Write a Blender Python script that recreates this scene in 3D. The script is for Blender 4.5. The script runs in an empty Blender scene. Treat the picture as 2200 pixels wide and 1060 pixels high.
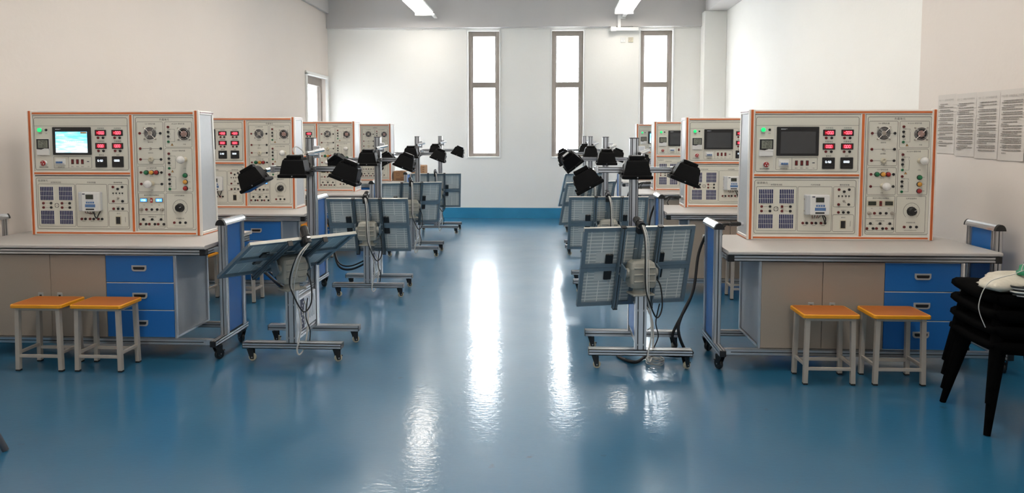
import bpy, math, random
from mathutils import Matrix, Vector
random.seed(7)
sc = bpy.context.scene
COL = sc.collection
PI = math.pi

# ------------------------------------------------------------------ camera
FPX, PPY, HZ, VPX = 1589.0, 396.0, 290.0, 1175.0
tilt = math.atan((PPY - HZ) / FPX)
yaw = math.atan((VPX - 1100.0) * math.cos(tilt) / FPX)
cd = bpy.data.cameras.new('camera'); cam = bpy.data.objects.new('camera', cd); COL.objects.link(cam)
cam.location = (0, 0, 1.56)
cam.rotation_euler = (PI / 2 - tilt, 0, yaw)
cd.sensor_width = 36.0; cd.lens = FPX / 2200 * 36
cd.shift_y = (PPY - 530.0) / 2200
cd.clip_start = 0.05; cd.clip_end = 200
sc.camera = cam
# ------------------------------------------------------------------ view + world
sc.view_settings.view_transform = 'Standard'; sc.view_settings.look = 'None'
sc.view_settings.exposure = 0.92; sc.view_settings.gamma = 1.0; sc.view_settings.use_curve_mapping = False
w = bpy.data.worlds.new('overcast_sky'); sc.world = w; w.use_nodes = True
wb = w.node_tree.nodes['Background']; wb.inputs[0].default_value = (0.93, 0.97, 1.0, 1); wb.inputs[1].default_value = 9.2

WALL_Y = 13.8; XL = -4.10; XR = 3.2; CEIL = 4.35; YB = -3.0
LAMP_E = 14.0
def portal(loc, rot, sx, sy):
    l = bpy.data.lights.new('window_portal', 'AREA'); l.shape = 'RECTANGLE'; l.size = sx; l.size_y = sy
    l.cycles.is_portal = True
    o = bpy.data.objects.new('window_portal', l); COL.objects.link(o); o.location = loc; o.rotation_euler = rot
WINS = [(-1.468, -0.888), (0.088, 0.669), (1.712, 2.298)]
WZ0, WZ1 = 1.155, 3.48
for a, b in WINS: portal(((a + b) / 2, WALL_Y + .27, (WZ0 + WZ1) / 2), (-PI / 2, 0, 0), b - a, WZ1 - WZ0)
portal((XL - .27, 13.1, 1.3), (0, -PI / 2, 0), 2.6, 1.2)
REAR_FILL_WINS = [(-2.3, -1.9), (1.1, 1.5)]  # unseen windows added behind the camera for frontal fill light
for a, b in REAR_FILL_WINS: portal(((a + b) / 2, YB - .2, 2.1), (PI / 2, 0, 0), b - a, 1.8)

# ------------------------------------------------------------------ materials
def N(m, t, **kw):
    n = m.node_tree.nodes.new(t)
    for k, v in kw.items(): setattr(n, k, v)
    return n
def mat(name, col, rough=.5, metal=0., emis=None, es=0., noise=0., nscale=20., bump=0., bscale=60., spec=.5, trans=0., coat=0., ior=None, alpha=None):
    m = bpy.data.materials.new(name); m.use_nodes = True
    b = m.node_tree.nodes['Principled BSDF']; L = m.node_tree.links
    b.inputs['Base Color'].default_value = (*col, 1); b.inputs['Roughness'].default_value = rough
    b.inputs['Metallic'].default_value = metal; b.inputs['Specular IOR Level'].default_value = spec
    b.inputs['Transmission Weight'].default_value = trans; b.inputs['Coat Weight'].default_value = coat
    if ior: b.inputs['IOR'].default_value = ior
    if alpha is not None: b.inputs['Alpha'].default_value = alpha
    if emis: b.inputs['Emission Color'].default_value = (*emis, 1); b.inputs['Emission Strength'].default_value = es
    if noise or bump: tc = N(m, 'ShaderNodeTexCoord')
    if noise:
        n = N(m, 'ShaderNodeTexNoise'); n.inputs['Scale'].default_value = nscale; n.inputs['Detail'].default_value = 5
        L.new(tc.outputs['Object'], n.inputs['Vector'])
        x = N(m, 'ShaderNodeMix', data_type='RGBA', blend_type='MIX')
        L.new(n.outputs['Fac'], x.inputs[0])
        x.inputs[6].default_value = (*[c * (1 - noise) for c in col], 1); x.inputs[7].default_value = (*[min(1, c * (1 + noise)) for c in col], 1)
        L.new(x.outputs[2], b.inputs['Base Color'])
    if bump:
        n = N(m, 'ShaderNodeTexNoise'); n.inputs['Scale'].default_value = bscale; n.inputs['Detail'].default_value = 4
        L.new(tc.outputs['Object'], n.inputs['Vector'])
        bp = N(m, 'ShaderNodeBump'); bp.inputs['Strength'].default_value = bump; bp.inputs['Distance'].default_value = .01
        L.new(n.outputs['Fac'], bp.inputs['Height']); L.new(bp.outputs[0], b.inputs['Normal'])
    return m
M = dict(
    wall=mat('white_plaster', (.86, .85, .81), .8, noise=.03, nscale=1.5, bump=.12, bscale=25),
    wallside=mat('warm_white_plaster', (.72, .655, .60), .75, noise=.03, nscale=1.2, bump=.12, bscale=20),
    grey=mat('grey_beam_paint', (.58, .56, .545), .8, noise=.05, nscale=2, bump=.1, bscale=20),
    skirt=mat('blue_skirting_paint', (.03, .25, .44), .35, noise=.15, nscale=4),
    ceil=mat('ceiling_paint', (.80, .78, .75), .9, noise=.04, nscale=2),
    wframe=mat('bronze_window_frame', (.27, .235, .21), .45, .2, noise=.15, nscale=8),  # bronze lightened, window bloom is put into the colour
    white=mat('white_gloss_plastic', (.78, .78, .76), .35, noise=.03),
    trimw=mat('white_trim', (.75, .72, .68), .5, noise=.04),
    glass=mat('window_glass', (1, 1, 1), .0, trans=1., ior=1.01, spec=.1),
    alu=mat('anodised_aluminium', (.62, .63, .65), .32, .85, noise=.06, nscale=9),
    aludk=mat('aluminium_slot', (.10, .105, .11), .5, .6, noise=.1),
    chrome=mat('polished_handle', (.85, .86, .88), .15, 1., noise=.02),
    black=mat('black_plastic', (.012, .012, .013), .4, noise=.2),
    matblack=mat('matt_black_casting', (.006, .006, .0063), .5, bump=.05, bscale=300, noise=.2, spec=.12),
    top=mat('grey_laminate', (.55, .525, .50), .38, noise=.05, nscale=60, bump=.02, bscale=200),
    doorm=mat('taupe_powder_coat', (.36, .305, .25), .55, noise=.05, nscale=150, bump=.06, bscale=350),
    carc=mat('grey_powder_coat', (.50, .53, .56), .45, noise=.04, nscale=100, bump=.05, bscale=300),
    blue=mat('blue_laminate', (.014, .155, .50), .42, noise=.05, nscale=120, bump=.05, bscale=300),
    face=mat('pale_grey_faceplate', (.72, .70, .615), .42, noise=.02, nscale=90),
    print_=mat('dark_print', (.06, .055, .05), .6, noise=.1),
    fwhite=mat('white_profile', (.82, .78, .73), .35, .05, noise=.03),
    orange=mat('orange_insert', (.70, .17, .04), .45, noise=.08),
    sidep=mat('light_grey_side_sheet', (.58, .60, .62), .4, .1, noise=.05, nscale=40),
    red=mat('red_plastic', (.35, .02, .02), .3, noise=.1), redd=mat('dark_red_plastic', (.16, .015, .015), .4, noise=.1),
    green=mat('green_plastic', (.01, .16, .06), .3, noise=.1), yel=mat('amber_plastic', (.70, .34, .06), .3, noise=.1),
    ggreen=mat('lit_green_lens', (.02, .5, .15), .3, emis=(.0, .75, .17), es=.6, noise=.05),
    ledr=mat('red_led_digits', (.5, .02, .03), .4, emis=(1, .06, .09), es=3.5, noise=.05),
    ledh=mat('dim_red_window', (.06, .003, .004), .3, emis=(.35, .0, .01), es=.5, noise=.05),
    ledw=mat('white_led_digits', (.5, .5, .6), .4, emis=(.7, .85, 1), es=1.6, noise=.05),
    lcdb=mat('lit_blue_lcd', (.02, .15, .5), .3, emis=(.06, .30, 1.), es=1.5, noise=.05),
    lcdd=mat('pale_blue_digits', (.4, .7, 1), .3, emis=(.55, .85, 1), es=1.3, noise=.05),
    lcdg=mat('grey_green_lcd', (.22, .235, .19), .3, noise=.05), lcdoff=mat('unlit_lcd', (.05, .055, .04), .25, noise=.05),
    scroff=mat('unlit_screen', (.06, .062, .065), .12, noise=.05), bezel=mat('black_bezel', (.015, .016, .018), .3, noise=.1),
    cell=mat('solar_cell_navy', (.03, .035, .11), .25, noise=.15, nscale=70),
    sticker=mat('blue_sticker', (.10, .20, .42), .5, noise=.1), ivory=mat('ivory_plastic', (.62, .57, .44), .4, noise=.04),
    bulb=mat('frosted_bulb', (.80, .79, .76), .18, noise=.02, coat=.3), knob=mat('brushed_knob', (.42, .38, .33), .4, .5, noise=.1),
    fan=mat('bright_wire', (.75, .74, .72), .25, .9, noise=.03), bronze=mat('fan_hub', (.35, .22, .19), .4, noise=.2),
    seat=mat('caramel_board', (.46, .135, .02), .6, noise=.1, nscale=9), seatedge=mat('orange_edge_band', (.85, .36, .015), .4, noise=.06),
    leg=mat('beige_grey_steel', (.47, .425, .37), .45, noise=.07, nscale=12), hub=mat('castor_hub', (.45, .45, .46), .3, .8, noise=.1),
    cream=mat('cream_castor', (.55, .50, .37), .5, noise=.08), head=mat('beige_grey_casting', (.35, .345, .30), .5, noise=.08, bump=.05, bscale=200),
    pframe=mat('slate_blue_frame', (.17, .235, .285), .4, .2, noise=.08), pedge=mat('pale_frame_edge', (.55, .54, .49), .4, .3, noise=.05),
    box=mat('driver_box_white', (.62, .67, .74), .4, noise=.06), navy=mat('navy_label', (.02, .025, .07), .5, noise=.1),
    wirew=mat('white_cable', (.62, .61, .58), .45, noise=.05), wireb=mat('black_cable', (.010, .010, .011), .5, noise=.2),
    bag=mat('crumpled_plastic_bag', (.62, .58, .48), .35, bump=.6, bscale=22, noise=.15, nscale=14),
    fabric=mat('black_stool_plastic', (.002, .002, .0022), .9, noise=.2, spec=.04), paper=mat('poster_paper', (.62, .575, .53), .7, noise=.03, nscale=5),
    ink=mat('poster_ink', (.24, .215, .19), .7, noise=.1), card=mat('brown_cardboard', (.36, .20, .10), .75, noise=.15, nscale=15),
    tape=mat('box_print', (.16, .08, .05), .7, noise=.1), chairleg=mat('grey_chair_tube', (.10, .11, .13), .35, .5, noise=.1),
    wgreen=mat('green_connector', (.01, .22, .10), .4, noise=.1), wyel=mat('yellow_wire', (.7, .42, .02), .45, noise=.05),
    lamp=mat('led_diffuser', (.9, .9, .9), .4, emis=(1, .93, .84), es=LAMP_E, noise=.01),
    lampfar=mat('dimmed_led_diffuser', (.9, .9, .9), .4, emis=(1, .93, .84), es=LAMP_E * .6, noise=.01),  # same lamp with emission cut to soften the hot spot on the end wall
    ring=mat('handle_surround', (.44, .44, .43), .4, noise=.05),
    lens=mat('lamp_glass', (.05, .05, .055), .08, noise=.1),
)
def floor_mat():
    m = bpy.data.materials.new('blue_epoxy_floor'); m.use_nodes = True; L = m.node_tree.links
    b = m.node_tree.nodes['Principled BSDF']; tc = N(m, 'ShaderNodeTexCoord')
    n = N(m, 'ShaderNodeTexNoise'); n.inputs['Scale'].default_value = .9; n.inputs['Detail'].default_value = 7; n.inputs['Roughness'].default_value = .6
    L.new(tc.outputs['Object'], n.inputs['Vector'])
    r = N(m, 'ShaderNodeValToRGB'); L.new(n.outputs['Fac'], r.inputs[0])
    r.color_ramp.elements[0].position = .3; r.color_ramp.elements[0].color = (.010, .112, .225, 1)
    r.color_ramp.elements[1].position = .75; r.color_ramp.elements[1].color = (.022, .148, .27, 1)
    # scattered specks and scuffs
    v = N(m, 'ShaderNodeTexNoise'); v.inputs['Scale'].default_value = 9; v.inputs['Detail'].default_value = 3
    L.new(tc.outputs['Object'], v.inputs['Vector'])
    r2 = N(m, 'ShaderNodeValToRGB'); r2.color_ramp.elements[0].position = .70; r2.color_ramp.elements[1].position = .78
    L.new(v.outputs['Fac'], r2.inputs[0])
    x = N(m, 'ShaderNodeMix', data_type='RGBA'); x.inputs[7].default_value = (.02, .07, .13, 1)
    L.new(r2.outputs[0], x.inputs[0]); L.new(r.outputs[0], x.inputs[6]); L.new(x.outputs[2], b.inputs['Base Color'])
    n2 = N(m, 'ShaderNodeTexNoise'); n2.inputs['Scale'].default_value = 2.5; n2.inputs['Detail'].default_value = 6
    L.new(tc.outputs['Object'], n2.inputs['Vector'])
    mr = N(m, 'ShaderNodeMapRange'); mr.inputs[3].default_value = .30; mr.inputs[4].default_value = .42
    L.new(n2.outputs['Fac'], mr.inputs[0]); L.new(mr.outputs[0], b.inputs['Roughness'])
    b.inputs['Specular IOR Level'].default_value = .8; b.inputs['Coat Weight'].default_value = .8; b.inputs['Coat Roughness'].default_value = .06
    n3 = N(m, 'ShaderNodeTexNoise'); n3.inputs['Scale'].default_value = 9; n3.inputs['Detail'].default_value = 5
    L.new(tc.outputs['Object'], n3.inputs['Vector'])
    bp = N(m, 'ShaderNodeBump'); bp.inputs['Strength'].default_value = .25; bp.inputs['Distance'].default_value = .004
    L.new(n3.outputs['Fac'], bp.inputs['Height']); L.new(bp.outputs[0], b.inputs['Normal']); n4 = N(m, 'ShaderNodeTexNoise'); n4.inputs['Scale'].default_value = 26; n4.inputs['Detail'].default_value = 6
    mp = N(m, 'ShaderNodeMapping'); mp.inputs['Scale'].default_value = (1, 1.8, 1); L.new(tc.outputs['Object'], mp.inputs[0]); L.new(mp.outputs[0], n4.inputs['Vector'])
    b4 = N(m, 'ShaderNodeBump'); b4.inputs['Strength'].default_value = .35; b4.inputs['Distance'].default_value = .003; L.new(n4.outputs['Fac'], b4.inputs['Height'])
    L.new(bp.outputs[0], b4.inputs['Normal']); L.new(b4.outputs[0], b.inputs['Coat Normal'])
    return m
M['floor'] = floor_mat()
def backsheet_mat():     # solar laminate seen from behind: pale sheet, rows of translucent cells with white gaps
    m = bpy.data.materials.new('solar_backsheet'); m.use_nodes = True; L = m.node_tree.links
    b = m.node_tree.nodes['Principled BSDF']; tc = N(m, 'ShaderNodeTexCoord')
    br = N(m, 'ShaderNodeTexBrick'); br.offset = 0; br.squash = 1
    br.inputs['Scale'].default_value = 1; br.inputs['Mortar Size'].default_value = .003; br.inputs['Brick Width'].default_value = .083; br.inputs['Row Height'].default_value = .0245
    br.inputs['Mortar Smooth'].default_value = .1; br.inputs['Bias'].default_value = 0
    br.inputs['Color1'].default_value = (.44, .50, .51, 1); br.inputs['Color2'].default_value = (.50, .55, .55, 1); br.inputs['Mortar'].default_value = (.88, .89, .85, 1)
    L.new(tc.outputs['Object'], br.inputs['Vector']); L.new(br.outputs['Color'], b.inputs['Base Color'])
    b.inputs['Roughness'].default_value = .3
    return m
M['sheet'] = backsheet_mat()
M['sheetp'] = mat('plain_backsheet', (.60, .64, .63), .35, noise=.03)
def screen_mat():        # the picture on the lit touch screens: bright blue sky over a pale dune
    m = bpy.data.materials.new('lit_landscape_screen'); m.use_nodes = True; L = m.node_tree.links
    b = m.node_tree.nodes['Principled BSDF']; tc = N(m, 'ShaderNodeTexCoord')
    mp = N(m, 'ShaderNodeMapping'); mp.inputs['Rotation'].default_value = (0, .5, 0); mp.inputs['Scale'].default_value = (3, 3, 9)
    L.new(tc.outputs['Generated'], mp.inputs[0])
    n = N(m, 'ShaderNodeTexNoise'); n.inputs['Scale'].default_value = 1.1; n.inputs['Detail'].default_value = 6; L.new(mp.outputs[0], n.inputs['Vector'])
    s = N(m, 'ShaderNodeSeparateXYZ'); L.new(tc.outputs['Generated'], s.inputs[0])
    a = N(m, 'ShaderNodeMath', operation='MULTIPLY_ADD'); a.inputs[1].default_value = -.35; L.new(s.outputs['Z'], a.inputs[0]); L.new(n.outputs['Fac'], a.inputs[2])
    r = N(m, 'ShaderNodeValToRGB'); L.new(a.outputs[0], r.inputs[0])
    e = r.color_ramp.elements; e[0].position = .12; e[0].color = (.10, .50, .85, 1); e[1].position = .62; e[1].color = (.85, .97, 1, 1)
    k = e.new(.36); k.color = (.35, .78, .95, 1)
    b.inputs['Base Color'].default_value = (.05, .1, .15, 1)
    L.new(r.outputs[0], b.inputs['Emission Color']); b.inputs['Emission Strength'].default_value = 1.05
    b.inputs['Roughness'].default_value = .2
    return m
M['screen'] = screen_mat()

# ------------------------------------------------------------------ mesh builder
class MB:
    def __init__(s): s.v = []; s.f = []; s.m = []; s.sm = []; s.mats = []; s.T = Matrix.Identity(4)
    def mi(s, k):
        if k not in s.mats: s.mats.append(k)
        return s.mats.index(k)
    def add(s, vs, fs, k, smooth=False, T=None):
        T = s.T @ T if T is not None else s.T
        o = len(s.v); s.v += [tuple(T @ Vector(p)) for p in vs]; i = s.mi(k)
        for f in fs: s.f.append([o + q for q in f]); s.m.append(i); s.sm.append(smooth)
    def box(s, x0, x1, y0, y1, z0, z1, k, b=0, T=None):
        if b <= 0:
            s.add([(x0, y0, z0), (x1, y0, z0), (x1, y1, z0), (x0, y1, z0), (x0, y0, z1), (x1, y0, z1), (x1, y1, z1), (x0, y1, z1)],
                  [(3, 2, 1, 0), (4, 5, 6, 7), (0, 1, 5, 4), (1, 2, 6, 5), (2, 3, 7, 6), (3, 0, 4, 7)], k, False, T); return
        b = min(b, (x1 - x0) * .49, (y1 - y0) * .49, (z1 - z0) * .49)
        X = (x0, x1); Y = (y0, y1); Z = (z0, z1); vs = []; ix = {}
        for i in (0, 1):
            for j in (0, 1):
                for l in (0, 1):
                    for ax in range(3):
                        p = [X[i], Y[j], Z[l]]; sg = [1 if i == 0 else -1, 1 if j == 0 else -1, 1 if l == 0 else -1]
                        for q in range(3):
                            if q != ax: p[q] += sg[q] * b
                        ix[(i, j, l, ax)] = len(vs); vs.append(tuple(p))
        fs = []; c = Vector(((x0 + x1) / 2, (y0 + y1) / 2, (z0 + z1) / 2))
        def q(ids):
            P = [Vector(vs[t]) for t in ids]; n = (P[1] - P[0]).cross(P[2] - P[0]); mm = sum(P, Vector()) / len(P) - c
            fs.append(ids if n.dot(mm) > 0 else ids[::-1])
        for i in (0, 1):
            q([ix[(i, 0, 0, 0)], ix[(i, 1, 0, 0)], ix[(i, 1, 1, 0)], ix[(i, 0, 1, 0)]])
            q([ix[(0, i, 0, 1)], ix[(1, i, 0, 1)], ix[(1, i, 1, 1)], ix[(0, i, 1, 1)]])
            q([ix[(0, 0, i, 2)], ix[(1, 0, i, 2)], ix[(1, 1, i, 2)], ix[(0, 1, i, 2)]])
        for i in (0, 1):
            for j in (0, 1):
                q([ix[(i, j, 0, 0)], ix[(i, j, 0, 1)], ix[(i, j, 1, 1)], ix[(i, j, 1, 0)]])
                q([ix[(i, 0, j, 0)], ix[(i, 0, j, 2)], ix[(i, 1, j, 2)], ix[(i, 1, j, 0)]])
                q([ix[(0, i, j, 1)], ix[(0, i, j, 2)], ix[(1, i, j, 2)], ix[(1, i, j, 1)]])
                for l in (0, 1): q([ix[(i, j, l, 0)], ix[(i, j, l, 1)], ix[(i, j, l, 2)]])
        s.add(vs, fs, k, False, T)
    def lathe(s, prof, k, n=16, T=None, smooth=True, caps=True):   # profile (r, h) about local z
        vs = []; fs = []
        for r, h in prof:
            for i in range(n): a = 2 * PI * i / n; vs.append((r * math.cos(a), r * math.sin(a), h))
        for j in range(len(prof) - 1):
            for i in range(n): i2 = (i + 1) % n; fs.append((j * n + i, j * n + i2, (j + 1) * n + i2, (j + 1) * n + i))
        s.add(vs, fs, k, smooth, T)
        if caps:
            cf = []
            if prof[0][0] > 1e-6: cf.append(tuple(range(n))[::-1])
            if prof[-1][0] > 1e-6: cf.append(tuple((len(prof) - 1) * n + i for i in range(n)))
            if cf: s.add(vs, cf, k, False, T)
    def cyl(s, p0, p1, r, k, n=14, r1=None, smooth=True):
        p0 = Vector(p0); p1 = Vector(p1); d = p1 - p0
        T = Matrix.Translation(p0) @ d.to_track_quat('Z', 'Y').to_matrix().to_4x4()
        s.lathe([(r, 0), (r if r1 is None else r1, d.length)], k, n, T, smooth)
    def prism(s, poly, p0, p1, k, up=(0, 0, 1), smooth=False):     # polygon in (side, up) swept from p0 to p1
        p0 = Vector(p0); p1 = Vector(p1); d = (p1 - p0).normalized(); u = Vector(up); sd = d.cross(u).normalized(); u = sd.cross(d)
        n = len(poly); vs = [tuple(p0 + sd * a + u * b) for a, b in poly] + [tuple(p1 + sd * a + u * b) for a, b in poly]
        fs = [(i, (i + 1) % n, n + (i + 1) % n, n + i) for i in range(n)]
        s.add(vs, [f[::-1] for f in fs], k, smooth); s.add(vs, [tuple(range(n)), tuple(range(n, 2 * n))[::-1]], k)
    def profile(s, p0, p1, wd, ht, up=(0, 0, 1), k='alu', g=.008):  # T-slot extrusion: dark slots between bright lips
        def strip(a0, a1, b0, b1, kk): s.prism([(a0, b0), (a1, b0), (a1, b1), (a0, b1)], p0, p1, kk, up)
        hw, hh = wd / 2, ht / 2; dp = .005
        strip(-hw + dp, hw - dp, -hh + dp, hh - dp, 'aludk')
        def centres(L): return [0] if L < .05 else [-L / 4, L / 4]
        def lips(L):
            e = [-L / 2]
            for c in centres(L): e += [c - g / 2, c + g / 2]
            e.append(L / 2); return [(e[i], e[i + 1]) for i in range(0, len(e), 2)]
        for a, b in lips(wd): strip(a, b, hh - dp, hh, k); strip(a, b, -hh, -hh + dp, k)
        for a, b in lips(ht): strip(hw - dp, hw, a, b, k); strip(-hw, -hw + dp, a, b, k)
    def tube(s, pts, r, k, n=8, sub=6, closed=False):
        P = [Vector(p) for p in pts]; Q = []
        if len(P) > 2:
            for i in range(len(P) - 1):
                a = P[max(0, i - 1)]; b = P[i]; c = P[i + 1]; d = P[min(len(P) - 1, i + 2)]
                for j in range(sub):
                    t = j / sub; Q.append(.5 * ((2 * b) + (c - a) * t + (2 * a - 5 * b + 4 * c - d) * t * t + (3 * b - a - 3 * c + d) * t ** 3))
            Q.append(P[-1])
        else: Q = P
        vs = []; fs = []; u = None
        for i, q in enumerate(Q):
            d = (Q[min(i + 1, len(Q) - 1)] - Q[max(i - 1, 0)]).normalized()
            if u is None: u = d.orthogonal().normalized()
            u = (u - d * u.dot(d)).normalized(); w_ = d.cross(u)
            for j in range(n): a = 2 * PI * j / n; vs.append(tuple(q + u * math.cos(a) * r + w_ * math.sin(a) * r))
        for i in range(len(Q) - 1):
            for j in range(n): fs.append((i * n + j, i * n + (j + 1) % n, (i + 1) * n + (j + 1) % n, (i + 1) * n + j))
        s.add(vs, fs, k, True); s.add(vs, [tuple(range(n))[::-1], tuple((len(Q) - 1) * n + j for j in range(n))], k)
    def loft(s, rings, k, smooth=False):     # rings of equal vertex count, capped
        n = len(rings[0]); vs = [p for r in rings for p in r]
        fs = [(j * n + i, j * n + (i + 1) % n, (j + 1) * n + (i + 1) % n, (j + 1) * n + i) for j in range(len(rings) - 1) for i in range(n)]
        s.add(vs, fs, k, smooth); s.add(vs, [tuple(range(n))[::-1], tuple((len(rings) - 1) * n + i for i in range(n))], k)
    def mesh(s, name):
        me = bpy.data.meshes.new(name); me.from_pydata(s.v, [], s.f)
        for k in s.mats: me.materials.append(M[k])
        me.polygons.foreach_set('material_index', s.m); me.polygons.foreach_set('use_smooth', s.sm); me.update()
        return me
    def build(s, name, parent=None, mtx=None):
        o = bpy.data.objects.new(name, s.mesh(name)); COL.objects.link(o)
        if parent: o.parent = parent
        if mtx is not None: o.matrix_basis = mtx
        return o
def inst(me, name, parent, loc=(0, 0, 0), mtx=None):
    o = bpy.data.objects.new(name, me); COL.objects.link(o); o.parent = parent
    if mtx is not None: o.matrix_basis = mtx
    else: o.location = loc
    return o
def tag(o, label, cat, group=None):
    o['label'] = label; o['category'] = cat
    if group: o['group'] = group
    return o
def empty(name, loc=(0, 0, 0), rz=0):
    o = bpy.data.objects.new(name, None); COL.objects.link(o); o.location = loc; o.rotation_euler = (0, 0, rz); o.empty_display_size = .1
    return o
KIDS = {}
def kids(o): return [c for c in COL.objects if c.parent == o]
def copy_tree(o):
    r = o.copy(); COL.objects.link(r)
    allk = [c for c in COL.objects if c.parent is not None]
    by = {}
    for c in allk: by.setdefault(c.parent.name, []).append(c)
    for c in by.get(o.name, []):
        d = c.copy(); COL.objects.link(d); d.parent = r
        for g in by.get(c.name, []):
            h = g.copy(); COL.objects.link(h); h.parent = d
    return r
def struct(mb, name):
    o = mb.build(name); o['kind'] = 'structure'; return o
TX = {}
def text(mb, s, size, k, T):      # lettering as real mesh outlines, centred, lying in the local XY plane
    if s not in TX:
        c = bpy.data.curves.new('t', 'FONT'); c.body = s; c.size = 1; c.align_x = 'CENTER'; c.align_y = 'CENTER'; c.resolution_u = 1
        o = bpy.data.objects.new('t', c); COL.objects.link(o); dg = bpy.context.evaluated_depsgraph_get(); dg.update()
        me = o.evaluated_get(dg).to_mesh()
        TX[s] = ([tuple(v.co) for v in me.vertices], [tuple(p.vertices) for p in me.polygons])
        o.evaluated_get(dg).to_mesh_clear(); bpy.data.objects.remove(o); bpy.data.curves.remove(c)
    v, f = TX[s]
    mb.add(v, f, k, False, T @ Matrix.Scale(size, 4))
RX = Matrix.Rotation(PI / 2, 4, 'X')   # text plane -> faces -Y

# ------------------------------------------------------------------ room
m = MB(); m.box(XL - .3, 4.2, YB - .3, WALL_Y + .3, -.1, 0, 'floor'); struct(m, 'floor')
m = MB(); m.box(XL - .3, 4.2, YB - .3, WALL_Y + .3, CEIL, CEIL + .15, 'ceil'); struct(m, 'ceiling')
def wall_y(name, y0, y1, holes, k, x0, x1, zt):
    m = MB(); xs = x0
    for a, b, z0, z1 in holes:
        m.box(xs, a, y0, y1, 0, zt, k); m.box(a, b, y0, y1, 0, z0, k); m.box(a, b, y0, y1, z1, zt, k); xs = b
    m.box(xs, x1, y0, y1, 0, zt, k); return struct(m, name)
wall_y('wall_back', WALL_Y, WALL_Y + .28, [(a, b, WZ0, WZ1) for a, b in WINS], 'wall', XL, XR, CEIL)
wall_y('wall_rear', YB - .28, YB, [(a, b, 1.2, 3.0) for a, b in REAR_FILL_WINS], 'wall', XL, XR, CEIL)
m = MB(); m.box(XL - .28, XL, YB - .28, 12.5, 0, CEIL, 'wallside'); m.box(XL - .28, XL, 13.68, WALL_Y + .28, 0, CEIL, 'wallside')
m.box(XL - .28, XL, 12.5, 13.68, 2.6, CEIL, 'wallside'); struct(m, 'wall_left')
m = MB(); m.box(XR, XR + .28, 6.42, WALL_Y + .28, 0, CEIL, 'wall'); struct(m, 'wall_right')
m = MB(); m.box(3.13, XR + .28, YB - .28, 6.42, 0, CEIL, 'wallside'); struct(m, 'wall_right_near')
m = MB(); m.box(2.80, XR, 13.5, WALL_Y, 0, 3.77, 'wall', .008); struct(m, 'wall_column')
m = MB(); m.box(XL, 2.86, WALL_Y - .10, WALL_Y, 3.53, CEIL, 'grey', .006); struct(m, 'trim_1')
m = MB(); m.box(XL, XL + .06, YB, WALL_Y - .1, 3.80, CEIL, 'grey', .006); struct(m, 'trim_2')
m = MB(); m.box(2.86, XR, 6.42, WALL_Y, 3.77, CEIL, 'grey', .006); struct(m, 'trim_3')
# uneven plaster edge where the wall meets the beam
m = MB(); x = XL
while x < 2.8:
    l = random.uniform(.15, .5); d = random.uniform(.012, .03); m.box(x, min(x + l, 2.8), WALL_Y - .03, WALL_Y, 3.53 - d, 3.53, 'wall'); x += l
struct(m, 'trim_4')
m = MB(); m.box(XL, 2.80, WALL_Y - .012, WALL_Y, 0, .195, 'skirt'); m.box(XL, 2.80, WALL_Y - .006, WALL_Y, .195, .215, 'wall'); struct(m, 'baseboard_back')
m = MB(); m.box(XL, XL + .012, YB, 12.42, 0, .195, 'skirt'); struct(m, 'baseboard_left')
m = MB(); m.box(XR - .012, XR, 6.42, 13.5, 0, .195, 'skirt'); m.box(3.118, 3.13, YB, 6.42, 0, .195, 'skirt'); struct(m, 'baseboard_right')
for i, (a, b) in enumerate(WINS):
    r = empty('window_%d' % (i + 1)); r['kind'] = 'structure'; r.location = ((a + b) / 2, WALL_Y + .1, WZ0)
    hw = (b - a) / 2; h = WZ1 - WZ0; zm = h * .575
    m = MB()
    for q in (-1, 1): m.box(min(q * hw, q * (hw - .065)), max(q * hw, q * (hw - .065)), 0, .09, 0, h, 'wframe', .006)
    m.box(-hw + .06, hw - .06, 0, .09, 0, .06, 'wframe', .006); m.box(-hw + .06, hw - .06, 0, .09, h - .09, h, 'wframe', .006)
    m.box(-hw + .06, hw - .06, 0, .09, zm - .05, zm + .05, 'wframe', .006)
    m.box(-hw + .065, -hw + .085, .02, .07, .06, h - .09, 'wframe'); m.box(hw - .085, hw - .065, .02, .07, .06, h - .09, 'wframe'); m.build('window_frame', r)
    m = MB(); m.box(-hw + .08, hw - .08, .04, .046, .055, zm - .045, 'glass'); m.build('pane', r)
    m = MB(); m.box(-hw + .08, hw - .08, .04, .046, zm + .045, h - .085, 'glass'); m.build('pane', r)
    m = MB(); t = .018   # raised plaster reveal round the opening
    m.box(-hw - .03, -hw, -.115, -.10, -.03, h + .03, 'white', .004); m.box(hw, hw + .03, -.115, -.10, -.03, h + .03, 'white', .004)
    m.box(-hw, hw, -.115, -.10, -.03, 0, 'white', .004); m.build('window_trim', r)
m = MB(); m.box(XL - 5.2, XL - .28, 12.2, 12.44, 0, CEIL, 'aludk'); struct(m, 'wall_light_blocker')  # unseen slab added to keep door daylight off the end wall
r = empty('door_1', (XL, 13.09, 0)); r['kind'] = 'structure'
m = MB(); m.box(-.02, .03, -.64, -.58, 0, 2.62, 'white', .005); m.box(-.02, .03, .58, .64, 0, 2.62, 'white', .005); m.box(-.02, .03, -.64, .64, 2.59, 2.65, 'white', .005); m.build('door_casing', r)
m = MB()
for y0, y1 in ((-.57, -.545), (.49, .57)): m.box(-.16, -.08, y0, y1, 0, 2.59, 'wframe', .006)
m.box(-.16, -.08, -.545, .49, 2.45, 2.59, 'wframe', .006); m.box(-.16, -.08, -.545, .49, 0, .1, 'wframe', .006); m.build('door_frame', r)
m = MB(); m.box(-.125, -.118, -.545, .49, .1, 2.45, 'glass'); m.build('pane', r)
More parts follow.
